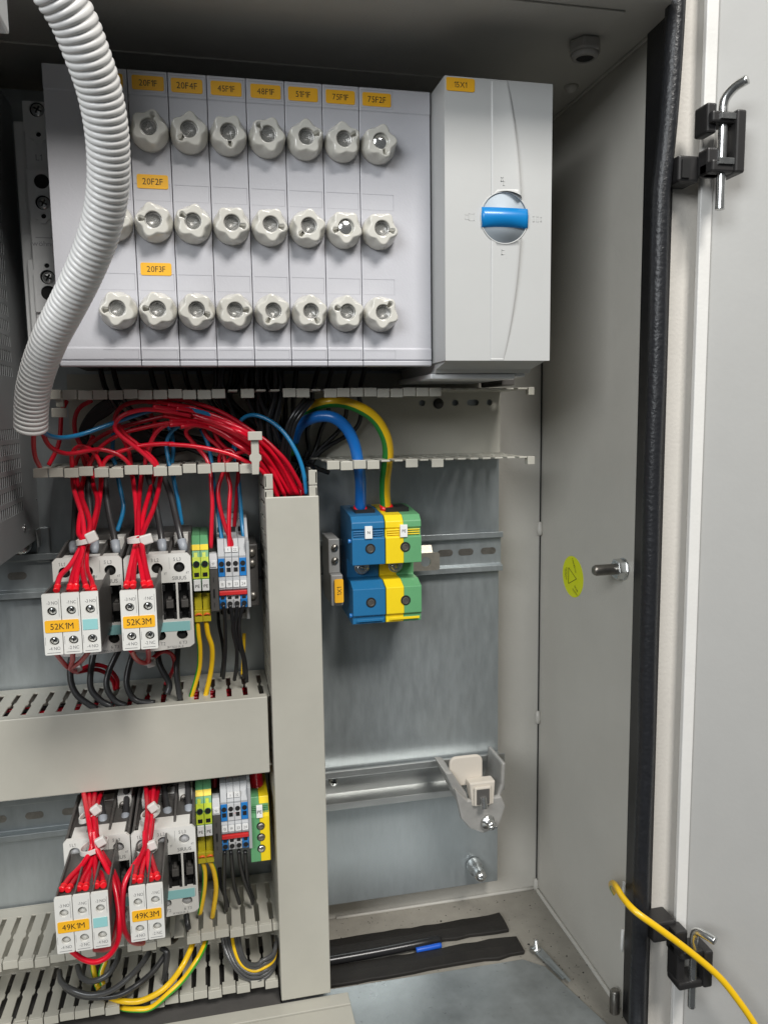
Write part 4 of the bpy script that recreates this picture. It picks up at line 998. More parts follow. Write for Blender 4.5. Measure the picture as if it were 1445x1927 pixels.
OBJ('cable_opening',MB().box(113,129,616,640,-78.9,-75.6),black,t)
t=power(133.9,148.4,163.0,tyel,tgreen,'yellow and green power terminal marked PE under the thick cable','PE','power terminal')
OBJ('cable_opening',MB().box(138,157,616,640,-78.9,-74.9),black,t)
t=EMP('contact_bar',(165,PD-20,-132),'shiny plated bar with a round hole sticking out right of the PE terminal','contact bar')
OBJ('bar',holed(rrect(134,186,-130.5,-115.5,2.2),[circ(174,-123,4.3,24)],627,629),brass,t,bevel=0.4)
OBJ('bar_bend',MB().prism([(627,-116.5),(629,-116.5),(634,-110),(632.5,-109.5)],146,180.5,'x'),brass,t,bevel=0.3)
t=EMP('rail_screw',(171,652,-112),'round zinc screw head on the upper rail behind the plated bar','screw')
k=MB().lathe([(6.8,0),(6.8,1.2),(4.5,3.2),(2.2,3.4),(1.8,2.4),(0,2.4)],(171.5,657,-112.5),(0,-1,0),20); OBJ('head',k,zinc,t)
t=EMP('end_clamp',(96,PD-8,-160),'grey screwed end clamp with the upright orange sticker 1X1 left of the blue terminal','end clamp')
k=MB().box(90.5,99.5,616,652,-126,-98).box(91,100.5,609,652,-151,-126); OBJ('body',k,clampg,t,bevel=0.8)
k=MB()
for z in (-105,-115.5): k.lathe([(2.8,0),(2.7,1.4),(0,1.7)],(95.6,616,z),(0,-1,0),16)
OBJS('screw',k,darkz,t); k=MB()
for z in (-105,-115.5): k.box(93.2,98.0,613.9,614.6,z-0.5,z+0.5); k.rot((95.6,614,z),'Y',-0.8,len(k.v)-8)
OBJS('screw_slot',k,holeb,t)
s=OBJ('label_sticker',MB().prism(rrect(93.4,100.4,-148,-129,1.0),606.2,607,'y').box(93.4,100.2,607,609,-147,-130),orange,t); TXT('1X1',(97,606.1,-138.5),3.6,ink,s,U=(0,0,1),V=(-1,0,0))
# ================================================================== wires
def zA(u,v): return (60+u/4.817,720+v/4.817)
def zB(u,v): return (320+u/4.817,720+v/4.817)
def zC(u,v): return (60+u/4.189,860+v/4.189)
def zD(u,v): return (220+u/4.189,860+v/4.189)
def zE(u,v): return (u/2.258,1220+v/2.258)
def zF(u,v): return (u/4.127,1460+v/4.127)
def zG(u,v): return (300+u/3.956,1440+v/3.956)
def zH(u,v): return (450+u/3.6125,480+v/3.6125)
WN=[0]
def WIRE(conv,pts,Ds,r,m,label,group=None,name='wire',ferr=None,ferrlen=5,matf=None,mats=None,n=10,parent=None,ferr0=None):
    """pts: picture points, Ds: depths (mm) spread evenly over the points"""
    w3=[]
    if isinstance(pts[0][0],tuple) or conv is None: q=pts
    else: q=[conv(*p) for p in pts]
    for i,p in enumerate(q):
        t=i/(len(q)-1)*(len(Ds)-1); a=int(min(t,len(Ds)-2)) if len(Ds)>1 else 0; f=t-a
        D=Ds[a]*(1-f)+(Ds[a+1] if len(Ds)>1 else Ds[0])*f
        w3.append(P(p[0],p[1],D))
    k=MB(); k.tube(w3,r,n,matf=matf)
    if m is w_red: WN[0]+=1; m=(w_red,w_red2,w_red,w_red3,w_red2)[WN[0]%5]
    o=OBJ(name,k,mats or m,None,label=label,cat='cable' if r>3 else 'wire',group=group,recalc=False)
    if ferr is not None:
        d=(w3[-1]-w3[-2]).normalized(); e=w3[-1]
        OBJ('ferrule',MB().lathe([(r*1.02,-ferrlen-0.8),(r*1.2,-ferrlen),(r*1.24,-ferrlen+0.4),(r*1.08,-ferrlen+0.9),(r*1.16,0.4),(r*0.9,0.8)] if ferr is not sleeve else [(r*1.0,-ferrlen-0.5),(r*1.4,-ferrlen),(r*1.3,-1),(r*0.95,2.5)],tuple(e),tuple(d),16,0,ferr is sleeve),ferr,o)
    return o
Q=[]
def cat2(c1,p1,c2,p2): return [c1(*p) for p in p1]+[c2(*p) for p in p2]
# thick cables
WIRE(None,[zH(*p) for p in [(372,1262),(392,1195),(440,1135),(540,1098),(640,1105),(725,1170),(780,1275),(808,1400),(822,1500),(826,1600),(822,1725)]]+[(674.5,971)],[628,615,602,600,604,618,628],4.45,w_bblue,'thick blue cable arching over into the blue terminal marked N',name='blue_cable',ferr=w_redp,ferrlen=10,n=20)
WIRE(None,[zH(*p) for p in [(352,1350),(365,1230),(400,1110),(480,1042),(600,1000),(720,1005),(840,1050),(930,1120),(990,1220),(1012,1320),(1005,1420),(992,1520),(990,1620),(998,1730)]]+[(725.5,970)],[635,622,608,602,604,612,622,628],4.45,None,'thick green and yellow cable arching over into the terminal marked PE',name='earth_cable',ferr=w_redp,ferrlen=10,n=20,mats=[w_yel,w_grnd],matf=lambda k: 0 if 9<=k<=18 else 1)
# red bundle into the upright duct
RG='red wires of the bundle curving into the upright duct'
rb=[
 ([(-60,150),(60,152),(200,178),(400,240),(560,320),(700,412),(850,512),(960,612),(1060,722),(1150,872),(1222,1010)],'topmost red wire of the bundle curving into the upright duct'),
 ([(-120,170),(0,195),(150,230),(300,285),(440,350),(600,395),(740,470),(860,560),(980,680),(1080,830),(1168,1015)],None),
 ([(-150,215),(0,240),(150,270),(330,330),(480,375),(620,430),(760,520),(900,640),(1010,790),(1120,1015)],None),
 ([(-100,250),(0,280),(200,318),(360,350),(520,410),(650,480),(780,570),(880,680),(980,830),(1070,1015)],None),
 ([(0,350),(150,345),(300,362),(460,420),(600,490),(740,570),(850,680),(930,800),(1040,1018)],None),
 ([(0,385),(150,375),(300,385),(450,440),(580,520),(700,590),(820,690),(900,820),(1000,1018)],None),
 ([(-60,300),(100,330),(280,352),(430,395),(580,455),(720,545),(860,660),(960,800),(1088,1016)],None),
 ([(-20,200),(120,222),(260,262),(400,318),(540,372),(700,450),(830,545),(950,660),(1050,810),(1140,1015)],None),
 ([(100,400),(250,388),(400,430),(540,510),(660,590),(790,660),(880,780),(970,1018)],None),
 ([(-200,175),(-60,180),(90,205),(240,240),(380,290),(520,345),(660,425),(800,520),(930,640),(1040,790),(1150,1015)],None),
 ([(150,360),(320,400),(470,470),(600,560),(720,640),(830,740),(910,870),(985,1018)],None),
 ([(60,230),(220,262),(360,315),(500,390),(640,450),(790,560),(920,690),(1020,850),(1105,1016)],None),
]
rn=random.Random(5)
for i,(p,l) in enumerate(rb):
    d=[600-6*(i%3),598,594-4*(i%4),590+4*(i%3),596+3*(i%4)]
    WIRE(zB,p,d,1.62,w_red,l or 'red wire in the thick bundle curving over into the top of the upright duct',RG)
# other red wires of the open duct (zoom A)
RA=[
 ([(1445,302),(1250,262),(1050,243),(900,268),(795,320),(752,400),(800,475),(900,555),(1010,640),(1112,745),(1120,850)],[594,590,592,600],'red wire bending back sharply at the left end of the bundle, then running down'),
 ([(1200,172),(1000,172),(880,190),(800,235),(757,320),(770,430),(840,530),(880,630),(900,740),(910,850)],[606,604,606],'red wire looping down steeply beside the left end of the bundle'),
 ([(780,370),(850,470),(960,560),(1060,650),(1135,740),(1130,850)],[598,600],'short straight red wire slanting down to the right behind the lower finger row'),
 ([(550,160),(440,225),(392,330),(398,460),(440,560),(505,680),(540,770),(560,870)],[612,606,604],'red wire hanging in a wide left hand curve from the upper finger row'),
 ([(320,165),(272,280),(262,450),(235,590),(155,750)],[620,612,606],'red wire hanging from the upper finger row nearest the conduit end'),
 ([(22,425),(18,560),(35,680),(75,765)],[545,575,600],'red wire hanging straight down out of the conduit end'),
 ([(85,410),(110,480),(155,565),(235,622),(350,645),(500,620),(620,606),(760,640),(850,700),(895,760)],[548,575,596,598],'red wire leaving the conduit in a long shallow sag to the right'),
 ([(372,830),(366,720),(368,650),(405,592),(470,578),(545,612),(595,680),(628,760),(640,860)],[600,594,602],'red wire standing up in a round arch above the lower finger row'),
 ([(440,640),(500,585),(600,505),(740,432),(900,380),(1100,328),(1250,300),(1445,330)],[612,606,600],'red wire rising from left to right towards the bundle, upper of two'),
 ([(515,760),(600,615),(700,525),(850,452),(1000,412),(1200,372),(1445,355)],[604,600,598],'red wire rising from left to right towards the bundle, lower of two'),
 ([(1030,760),(1042,640),(1090,520),(1150,432),(1260,368),(1445,335)],[606,602,598],'red wire curving up from the lower finger row into the bundle underside'),
 ([(1050,680),(1085,560),(1118,440),(1112,350),(1078,285)],[610,606],'red wire bent like a bow under the bundle'),
 ([(395,760),(420,680),(520,560),(560,480)],[620,616],'dim red wire crossing behind the round arch'),
 ([(560,680),(500,760),(455,640)],[618,610],'short red wire crossing low behind the arch'),
]
for p,d,l in RA: WIRE(zA,p,d,1.62,w_red,l)
WIRE(None,cat2(zA,[(640,800),(655,730),(700,675),(800,625),(950,580),(1100,560),(1280,556)],zB,[(0,560),(200,575),(400,610),(560,655),(700,720),(830,800),(910,900),(960,1000),(985,1060)]),[602,596,594,592,596],1.62,w_red,'long red wire running below the bundle, just above the lower finger row')
RB=[
 ([(330,395),(240,385),(160,415),(152,470),(200,530),(260,600),(330,690),(368,800),(375,930),(385,1100),(380,1250),(372,1500)],[606,608,612,602,600],'red wire dropping to the dark end stop marker of the upper terminals'),
 ([(300,420),(350,500),(430,570),(480,640),(500,740),(470,850),(440,960),(448,1100),(500,1300),(555,1440),(585,1600),(598,1690)],[610,606,600,592],'red wire crossing its neighbour into the right grey hole, marked 23'),
 ([(760,635),(700,625),(620,640),(560,680),(520,740),(525,850),(548,950),(540,1100),(535,1300),(540,1500),(530,1700)],[606,606,600,592],'red wire ending in the left grey hole, marked 19, of the upper terminals'),
 ([(395,440),(450,540),(530,612),(600,650),(620,720),(618,850),(610,950),(600,1130),(578,1350)],[612,610,616,622],'red wire running down to the rear hole of the upper terminals'),
 ([(450,740),(455,660),(500,615),(560,615),(600,660)],[612,606],'small red wire arch above the lower finger row near the standing finger'),
]
for p,d,l in RB: WIRE(zB,p,d,1.62,w_red,l,ferr=w_redp if 'marked' in l else None,ferrlen=3)
# blue wires
BL=[
 (zA,[(90,430),(160,480),(280,500),(450,470),(650,400),(850,328),(1050,262),(1180,235),(1300,240)],[548,580,596,604],'light blue wire running from the conduit end up under the red bundle'),
 (zB,[(60,235),(200,250),(350,285),(500,350)],[592,594],'light blue wire showing between the red wires of the bundle'),
 (zB,[(560,640),(585,560),(600,420),(650,340),(710,300),(800,300),(930,360),(1040,462),(1130,600),(1190,740),(1222,880),(1238,1010)],[625,612,600,592,590],'light blue wire arching over the black wires into the upright duct'),
 (zA,[(745,440),(735,560),(740,680),(765,760),(790,900),(825,1060),(832,1150),(805,1260),(775,1345)],[620,622,612,606],'light blue wire ending behind the 52K1M contactor'),
 (zA,[(1345,385),(1262,450),(1222,560),(1240,700),(1280,850),(1325,1060),(1362,1290)],[612,612,606,600],'light blue wire ending at the coil terminal of the 52K3M contactor'),
 (zA,[(1240,390),(1270,470),(1285,600),(1272,740),(1290,860)],[620,616],'light blue wire running close beside its neighbour above the 52K3M contactor'),
 (zB,[(280,420),(340,540),(372,680),(388,850),(415,1050),(450,1250),(475,1450),(490,1600),(500,1700)],[616,612,604,591],'light blue wire entering the left blue hole of the upper numbered terminals'),
 (zB,[(605,560),(590,640),(620,850),(640,1100),(655,1300),(685,1500),(690,1690)],[622,618,610,591],'light blue wire entering the right blue hole of the upper numbered terminals'),
]
for c,p,d,l in BL: WIRE(c,p,d,1.6,w_blue,l)
# red wires of the 52K1M and 52K3M auxiliary switches
AUXD=[612,600,575,556,548,538,520,504]
UP=[
 ([(325,120),(328,230),(360,340),(395,450),(412,560),(412,640),(375,740),(300,860),(225,940),(197,1050)],'red wire ending at the leftmost clamp of the 52K1M switch','52K1M'),
 ([(345,120),(372,250),(402,340),(440,440),(462,540),(440,640),(395,750),(335,900),(298,1050)],'red wire ending at the second clamp of the 52K1M switch','52K1M'),
 ([(425,120),(395,250),(400,370),(380,480),(372,600),(405,660),(398,760),(362,900),(347,1050)],'red wire ending at the third clamp of the 52K1M switch','52K1M'),
 ([(462,120),(492,240),(520,340),(505,450),(470,570),(432,650),(400,780),(405,920),(437,1050)],'red wire ending at the fourth clamp of the 52K1M switch','52K1M'),
 ([(548,120),(545,260),(515,450),(478,590),(448,660),(432,800),(440,900),(470,970),(492,1050)],'red wire ending at the rightmost clamp of the 52K1M switch','52K1M'),
 ([(790,120),(812,280),(828,450),(832,620),(812,720),(775,880),(748,1020)],'red wire ending at the leftmost clamp of the 52K3M switch','52K3M'),
 ([(872,120),(850,300),(842,450),(843,620),(828,740),(808,880),(800,1020)],'red wire ending at the second clamp of the 52K3M switch','52K3M'),
 ([(975,120),(930,280),(888,430),(858,600),(845,700),(862,860),(890,1020)],'red wire ending at the third clamp of the 52K3M switch','52K3M'),
 ([(1020,120),(1000,260),(955,420),(890,570),(868,660),(895,850),(937,1020)],'red wire ending at the rightmost clamp of the 52K3M switch','52K3M'),
]
for i,(p,l,g) in enumerate(UP): WIRE(zC,p,[d_+(-2.4,1.8,-0.4,3.0)[i%4]*(1 if j_<6 else 0) for j_,d_ in enumerate(AUXD)],1.72,w_red,l,'red wires tied together above the %s switch'%g,ferr=w_redp,ferrlen=4)
# black power wires into the contactors (grey sleeves)
BP=[
 (zC,[(350,260),(345,420),(338,560),(332,690),(332,735)],[612,598,584,576],'black wire into the first top terminal of the 52K1M contactor'),
 (zC,[(440,140),(450,300),(470,480),(492,640),(497,735)],[612,598,584,576],'black wire into the middle top terminal of the 52K1M contactor'),
 (zC,[(575,140),(588,300),(618,480),(650,620),(668,735)],[612,598,584,576],'black wire into the right top terminal of the 52K1M contactor'),
 (zC,[(915,140),(960,290),(995,470),(1018,600),(1032,730)],[612,598,584,576],'black wire into the middle top terminal of the 52K3M contactor'),
 (zD,[(360,140),(420,280),(460,440),(490,570),(528,725)],[612,598,584,576],'black wire into the right top terminal of the 52K3M contactor'),
 (zC,[(812,140),(830,230),(820,330)],[625,630],'short black wire dipping behind the red wires of the 52K3M bundle'),
]
for c,p,d,l in BP: WIRE(c,p,d,2.35,w_gblk,l,'black power wires entering the contactors',ferr=sleeve if len(p)>3 else None,ferrlen=7)
# black wires dropping from fuse modules to the duct
rn=random.Random(11)
spec=[(188,700,300,860),(212,700,330,850),(282,700,400,840),(312,700,430,850),(345,700,445,860),(372,700,470,870)]
for i,(a,b,c,d) in enumerate(spec):
    WIRE(None,[(a,b-14),(a+6,b+14),(a+14,b+36),(a+40,b+75),(c,d-40),(c+60,d-14),(c+150,d+20)],[616,628,640,646,640],2.0,w_black,'black wire dropping from the left fuse modules and bending right inside the open duct','black wires below the left fuse modules')
for i in range(26):
    x0=rn.choice([405,420,432,448,470,482,492,505,520,530,545,560])+rn.uniform(-6,6)
    xe=rn.uniform(505,556); D0=rn.uniform(606,640)
    xm=x0+(xe-x0)*0.35+rn.uniform(-16,16)
    WIRE(None,[(x0,684),(x0+rn.uniform(-6,6),716),(x0+rn.uniform(-8,10),752),(xm,800),((xm+xe)/2+rn.uniform(-8,8),850),(xe,896),(xe+6,940)],[D0,D0,D0+4,D0+6,632],2.05,w_black,'black wire in the dense vertical bunch above the upright duct','black wires bunched above the upright duct')
for i,(x0,xe) in enumerate(((602,548),(628,560),(662,566),(690,572))):
    WIRE(None,[(x0,684),(x0-8,712),(x0-14,745),(x0-10,775),(x0-24,810),(xe+32,850),(xe+8,890),(xe+2,930)],[600,618,632,645,648,645,632],1.9,w_black,'black wire passing behind the thick cables, %s of four below the fuse modules'%('leftmost','second','third','rightmost')[i])
for i,(x0,y0,xm,ym,xe,ye) in enumerate(((583,752,548,800,534,915),(590,752,553,806,541,918),(575,750,540,806,528,912))):
    WIRE(None,[(x0,y0),((x0+xm)/2-4,(y0+ym)/2),(xm,ym),((xm+xe)/2-4,(ym+ye)/2),(xe,ye)],[600,596,602,610],1.7,w_black,'glossy black wire running beside the green side of the earth cable','glossy black wires beside the earth cable')
for i in range(7):
    o=i*9; 
    WIRE(zA,[(700+o*2,150),(600+o*2,215+o),(510+o,310+o),(450+o,430+o),(462+o,520),(520+o,640),(640+o,700+o),(900,720-o),(1200,640-o),(1445,590-o*1.2)],[640,644,650,648],1.7,w_black,'black wire in the dark tangle at the left of the open duct','black wires tangled at the left of the open duct')
for i in range(8):
    o=i*16
    WIRE(zA,[(900,420+o),(1100,440+o*0.8),(1300,470+o*0.6),(1500,500+o*0.5),(1750,540+o*0.3),(2050,610),(2300,760),(2360,980)],[650,648,646,640,630],1.6,w_black,'black wire lying at the back of the open duct behind the blue wires','black wires at the back of the open duct')
# wires under the upper contactors
LB=[
 ([(312,-10),(300,80),(305,150),(330,200),(370,232),(412,258)],'black wire from the 52K1M contactor entering the covered duct, leftmost'),
 ([(405,-10),(388,90),(388,170),(430,222),(480,248)],'black wire from the 52K1M contactor entering the covered duct, second from left'),
 ([(515,-10),(465,95),(455,165),(490,222),(538,244)],'black wire from the 52K1M contactor entering the covered duct, third from left'),
 ([(575,-5),(545,95),(542,165),(580,222),(660,232)],'black wire from the 52K3M contactor bending far right on the duct edge'),
 ([(668,-10),(680,70),(720,150),(712,196)],'black wire from the 52K3M contactor with a kink above the duct'),
 ([(758,-30),(752,100),(768,225)],'straight black wire below the right side of the 52K3M contactor'),
]
for p,l in LB: WIRE(zE,p,[606,600,596,594],2.35,w_gblk,l,'black wires below the upper contactors')
LR=[
 (zE,[(232,10),(262,50),(292,82),(330,95)],[510,540,590],'red wire from the lower left clamp of the 52K1M switch'),
 (zE,[(310,10),(310,50),(300,85),(330,100)],[510,540,590],'red wire from the lower middle clamp of the 52K1M switch'),
 (zE,[(384,6),(345,55),(305,85),(320,100)],[510,540,590],'red wire from the lower right clamp of the 52K1M switch'),
 (zE,[(325,98),(400,70),(460,85),(498,130),(500,170)],[600,610,616],'red wire arching right behind the black wires below 52K1M, outer'),
 (zE,[(325,102),(400,90),(450,105),(482,140),(490,175)],[602,612,618],'red wire arching right behind the black wires below 52K1M, inner'),
 (zE,[(556,5),(580,45),(610,62),(640,55)],[510,545,580],'red wire from the lower left clamp of the 52K3M switch'),
 (zE,[(630,-5),(632,40),(622,60)],[510,545,580],'red wire from the lower right clamp of the 52K3M switch'),
 (zE,[(640,50),(690,15),(730,25),(742,70),(718,130),(705,150)],[585,600,610],'red wire looping round beside the kinked black wire'),
]
for c,p,d,l in LR: WIRE(c,p,d,1.6,w_red,l)
yg=lambda k: 0 if k in (5,6,7,8,9,10,11,0) else 1
WIRE(zE,[(838,-138),(843,-62),(850,0),(846,90),(815,200),(812,215)],[596,598,604,606],1.95,None,'green and yellow wire dropping from the left upper earth terminal',n=12,mats=[w_yel,w_grn],matf=lambda k: 1 if 1<=k<=5 else 0)
WIRE(zE,[(874,-138),(884,-62),(902,0),(898,90),(875,200),(872,215)],[596,598,604,606],1.95,w_yel,'yellow wire dropping from the right upper earth terminal')
TB=[([(925,1165),(945,1300),(948,1450),(945,1600),(935,1700),(905,1850)],'13'),([(1005,1165),(1035,1300),(1060,1450),(1070,1600),(1065,1740),(1020,1860)],'19'),([(1090,1165),(1080,1300),(1090,1450),(1120,1600),(1150,1740),(1200,1850)],'23'),([(1165,1165),(1120,1300),(1130,1450),(1170,1600),(1200,1740),(1210,1880)],'24')]
def z2(u,v): return (280+u/6.568,980+v/6.568)
for p,s in (([(925,1040),(942,1200),(948,1400),(950,1600),(935,1800),(925,1950)],'13'),([(1005,1040),(1035,1200),(1050,1400),(1090,1600),(1085,1800),(1060,1970)],'19'),([(1095,1040),(1080,1200),(1075,1350),(1120,1550),(1170,1700),(1180,1950)],'23'),([(1175,1040),(1130,1200),(1120,1350),(1150,1550),(1195,1750),(1215,1990)],'24')):
    WIRE(z2,p,[590.5,592,598,602,606],1.45,w_black,'thin black wire, %s of the four below the red jumper bar of the upper terminals'%NTH[s])
WIRE(z2,[(860,1130),(870,1300),(910,1500),(925,1700),(900,1930)],[640,636,630],1.4,w_black,'thin black wire hanging behind the upper numbered terminals')
WIRE(z2,[(1180,1390),(1175,1550),(1165,1800),(1160,1900)],[640,636,630],1.5,w_yel,'dim green and yellow wire hanging behind the upper numbered terminals')
# ------------------------------------------------------------------ lower section
AU2=[600,560,545,540,530,515,502]
LW=[
 ([(645,90),(680,280),(705,430),(715,560),(640,690),(545,790),(482,880)],'red wire ending at the first clamp of the 49K1M switch','49K1M'),
 ([(668,90),(690,280),(712,430),(722,570),(672,700),(590,800),(532,885)],'red wire ending at the second clamp of the 49K1M switch','49K1M'),
 ([(695,90),(700,280),(722,430),(730,570),(698,700),(645,800),(615,875)],'red wire ending at the third clamp of the 49K1M switch','49K1M'),
 ([(720,90),(715,280),(732,430),(738,570),(718,700),(685,800),(668,870)],'red wire ending at the fourth clamp of the 49K1M switch','49K1M'),
 ([(745,90),(728,280),(742,430),(748,570),(742,700),(748,790),(754,855)],'red wire ending at the fifth clamp of the 49K1M switch','49K1M'),
 ([(800,90),(745,280),(752,430),(758,570),(775,700),(795,790),(806,850)],'red wire ending at the sixth clamp of the 49K1M switch','49K1M'),
 ([(1135,70),(1148,280),(1135,430),(1128,545),(1065,700),(1040,815)],'red wire ending at the first clamp of the 49K3M switch','49K3M'),
 ([(1168,70),(1162,280),(1148,430),(1138,560),(1112,700),(1090,815)],'red wire ending at the second clamp of the 49K3M switch','49K3M'),
 ([(1200,70),(1180,280),(1162,430),(1148,560),(1158,700),(1175,800)],'red wire ending at the third clamp of the 49K3M switch','49K3M'),
 ([(1238,70),(1195,280),(1178,430),(1160,560),(1190,680),(1226,790)],'red wire ending at the fourth clamp of the 49K3M switch','49K3M'),
]
for i,(p,l,g) in enumerate(LW): WIRE(zF,p,[d_+(-3,2.6,-0.6,4.2,-1.8,3.4)[i%6]*(1 if j_<5 else 0) for j_,d_ in enumerate(AU2)],1.78,w_red,l,'red wires tied together above the %s switch'%g,ferr=w_redp,ferrlen=4)
WIRE(zF,[(730,420),(755,560),(820,690),(885,830),(918,1000),(930,1150),(915,1290),(850,1395),(750,1445),(650,1425),(560,1360),(545,1330)],[540,530,512,500,497,498,505,520],1.8,w_red,'long red wire looping round and under the right side of the 49K1M switch')
WIRE(zF,[(745,420),(785,580),(870,720),(925,860),(945,1000),(945,1150),(905,1285),(830,1345),(740,1348)],[542,536,518,508,508,515,530],1.8,w_red,'inner red wire curving down close beside the 49K1M switch')
WIRE(zF,[(735,430),(780,600),(850,760),(890,960),(895,1150),(860,1290),(800,1330)],[546,538,525,518,520,530],1.8,w_red,'red wire hidden partly behind the two loops right of 49K1M')
WIRE(zF,[(1128,430),(1120,580),(1040,700),(972,830),(955,1000),(962,1170),(1005,1265),(1060,1298),(1115,1296)],[540,525,512,505,502,508,520],1.8,w_red,'red wire looping down the left side of the 49K3M switch')
# lower power wires
for c,p,l in ((zF,[(770,80),(785,200),(800,300),(805,385)],'black wire into the middle top terminal of the 49K1M contactor'),
 (zF,[(985,80),(985,200),(978,300),(970,370)],'black wire into the right top terminal of the 49K1M contactor'),
 (zF,[(1275,60),(1285,160),(1300,250),(1312,325)],'black wire into the middle top terminal of the 49K3M contactor'),
 (zG,[(210,60),(215,180),(220,290),(224,370)],'black wire into the right top terminal of the 49K3M contactor')):
    WIRE(c,p,[606,594,584,578],2.35,w_gblk,l,'black power wires entering the contactors',ferr=sleeve,ferrlen=7)
for p,m,l in (([(478,60),(484,200),(480,365)],w_blue,'light blue wire entering the left blue hole of the lower numbered terminals'),([(505,60),(520,200),(528,365)],w_red,'red wire ending in the left grey hole of the lower numbered terminals'),([(560,60),(572,200),(574,355)],w_red,'red wire ending in the right grey hole of the lower numbered terminals'),([(600,60),(625,200),(625,350)],w_blue,'light blue wire entering the right blue hole of the lower numbered terminals')):
    WIRE(zG,p,[610,602,591],1.7,m,l,ferr=w_redp if m is w_red else None,ferrlen=3)
WIRE(zG,[(412,40),(410,160),(405,285)],[620,616,608],2.2,w_red,'dim red wire dropping behind the lower end stop marker')
WIRE(zG,[(712,60),(722,160),(725,265)],[625,618,612],6.0,w_red,'thick red sleeve above the large earth terminal',name='red_cable')
WIRE(zG,[(315,700),(338,790),(335,920),(308,1080),(300,1100)],[596,598,600,604],1.95,None,'green and yellow wire dropping from the left lower earth terminal',n=12,mats=[w_yel,w_grn],matf=lambda k: 1 if 1<=k<=6 else 0)
WIRE(zG,[(372,700),(408,790),(424,920),(405,1070),(396,1130)],[596,598,600,604],1.95,None,'mostly yellow wire dropping from the right lower earth terminal',n=12,mats=[w_yel,w_grn],matf=lambda k: 1 if k in (7,8,9) else 0)
for p,s in (([(488,640),(484,760),(482,880),(495,1020),(500,1080)],'13'),([(533,640),(545,780),(560,900),(598,1030)],'19'),([(592,635),(605,740),(635,860),(690,1000),(695,1030)],'23'),([(640,640),(648,760),(660,880),(702,1000)],'24')):
    WIRE(zG,p,[591,596,602,606],1.6,w_black,'thin black wire, %s of the four below the red jumper bar of the lower terminals'%NTH[s])
WIRE(zG,[(450,760),(455,880),(500,1000),(510,1060)],[620,612,606],1.6,w_black,'black wire beside the dark end stop of the lower terminals')
# arcs in the lower duct
for i,(p,l) in enumerate((([(465,1520),(480,1600),(560,1660),(700,1700),(860,1670),(1000,1570),(1100,1465),(1165,1370)],'upper of two worn black wires bowing across the lower duct'),
 ([(470,1575),(530,1660),(640,1710),(780,1720),(930,1700),(1060,1630),(1190,1520),(1300,1370)],'lower of two worn black wires bowing across the lower duct'),
 ([(605,1480),(640,1565),(720,1595),(830,1550),(905,1450),(930,1360)],'short worn black wire bowing under the 49K1M switch'))):
    WIRE(zF,p,[610,590-4*(i==0),582-5*(i==0),586,606],2.2,w_grey if i!=1 else w_gblk,l)
WIRE(None,cat2(zF,[(815,1690),(880,1730),(980,1752),(1100,1745)],zG,[(0,1690),(90,1610),(170,1500),(225,1390),(262,1290)]),[600,586,582,584,600],2.2,None,'upper green and yellow wire of the big arc in the lower duct','green and yellow wires of the big arc',n=12,mats=[w_yel,w_grn],matf=lambda k: 1 if 3<=k<=6 else 0)
WIRE(None,cat2(zF,[(860,1755),(940,1800),(1060,1815),(1180,1798)],zG,[(70,1700),(175,1600),(270,1470),(325,1370),(352,1290)]),[600,585,580,583,600],2.2,None,'lower green and yellow wire of the big arc in the lower duct','green and yellow wires of the big arc',n=12,mats=[w_yel,w_grn],matf=lambda k: 1 if 0<=k<=6 else 0)
WIRE(zF,[(722,1450),(735,1540),(755,1620),(770,1650)],[606,600,596],2.2,None,'green and yellow wire crossing behind the worn black wires, left one',n=12,mats=[w_yel,w_grn],matf=lambda k: 1 if 1<=k<=4 else 0)
WIRE(zF,[(825,1430),(790,1520),(790,1580),(805,1625)],[606,600,596],2.2,None,'green and yellow wire crossing behind the worn black wires, right one',n=12,mats=[w_yel,w_grn],matf=lambda k: 1 if 1<=k<=3 else 0)
for i in range(6):
    o=i*25
    WIRE(zG,[(462+o,1240),(495+o*0.9,1380),(560+o*0.75,1500-o*0.25),(660+o*0.5,1590-o*0.85),(770,1590-o*1.1),(845,1520-o*0.9),(872,1400-o*0.7),(868,1280)],[612,598-i,590-2*i,588-2*i,596-2*i,612],1.7,w_grey if i!=3 else w_yel,('worn black wire in the hanging loop beside the upright duct' if i!=3 else 'dim yellow wire inside the hanging loop beside the upright duct'),'wires of the hanging loop beside the upright duct' if i!=3 else None)
for i,(p) in enumerate(([(10,1140),(40,1260),(90,1310),(130,1280)],[(200,1110),(215,1200),(225,1260)],[(20,1360),(60,1400),(50,1500),(40,1600)])):
    WIRE(zG,p,[602,596,600],2.3,w_gblk,('black wire hooking under the 49K3M contactor','black wire stub right below the 49K3M contactor','black wire stub lying deep in the lower duct')[i])
# red wires lying inside the covered duct, seen through its slots
rn=random.Random(3)
for i in range(10):
    x0=-260+i*6; z=-222-rn.uniform(0,6)
    k=MB(); k.tube([(x0,rn.uniform(612,650),z),(x0+70,rn.uniform(612,650),z-3),(x0+150,rn.uniform(612,650),z+1),(20+rn.uniform(-8,8),rn.uniform(612,650),z-2)],1.7,8)
    OBJ('wire',k,w_red if i%3 else w_black,None,label='%s wire lying inside the covered duct, glimpsed through its slots'%('red' if i%3 else 'black'),cat='wire',group='%s wires inside the covered duct'%('red' if i%3 else 'black'),recalc=False)
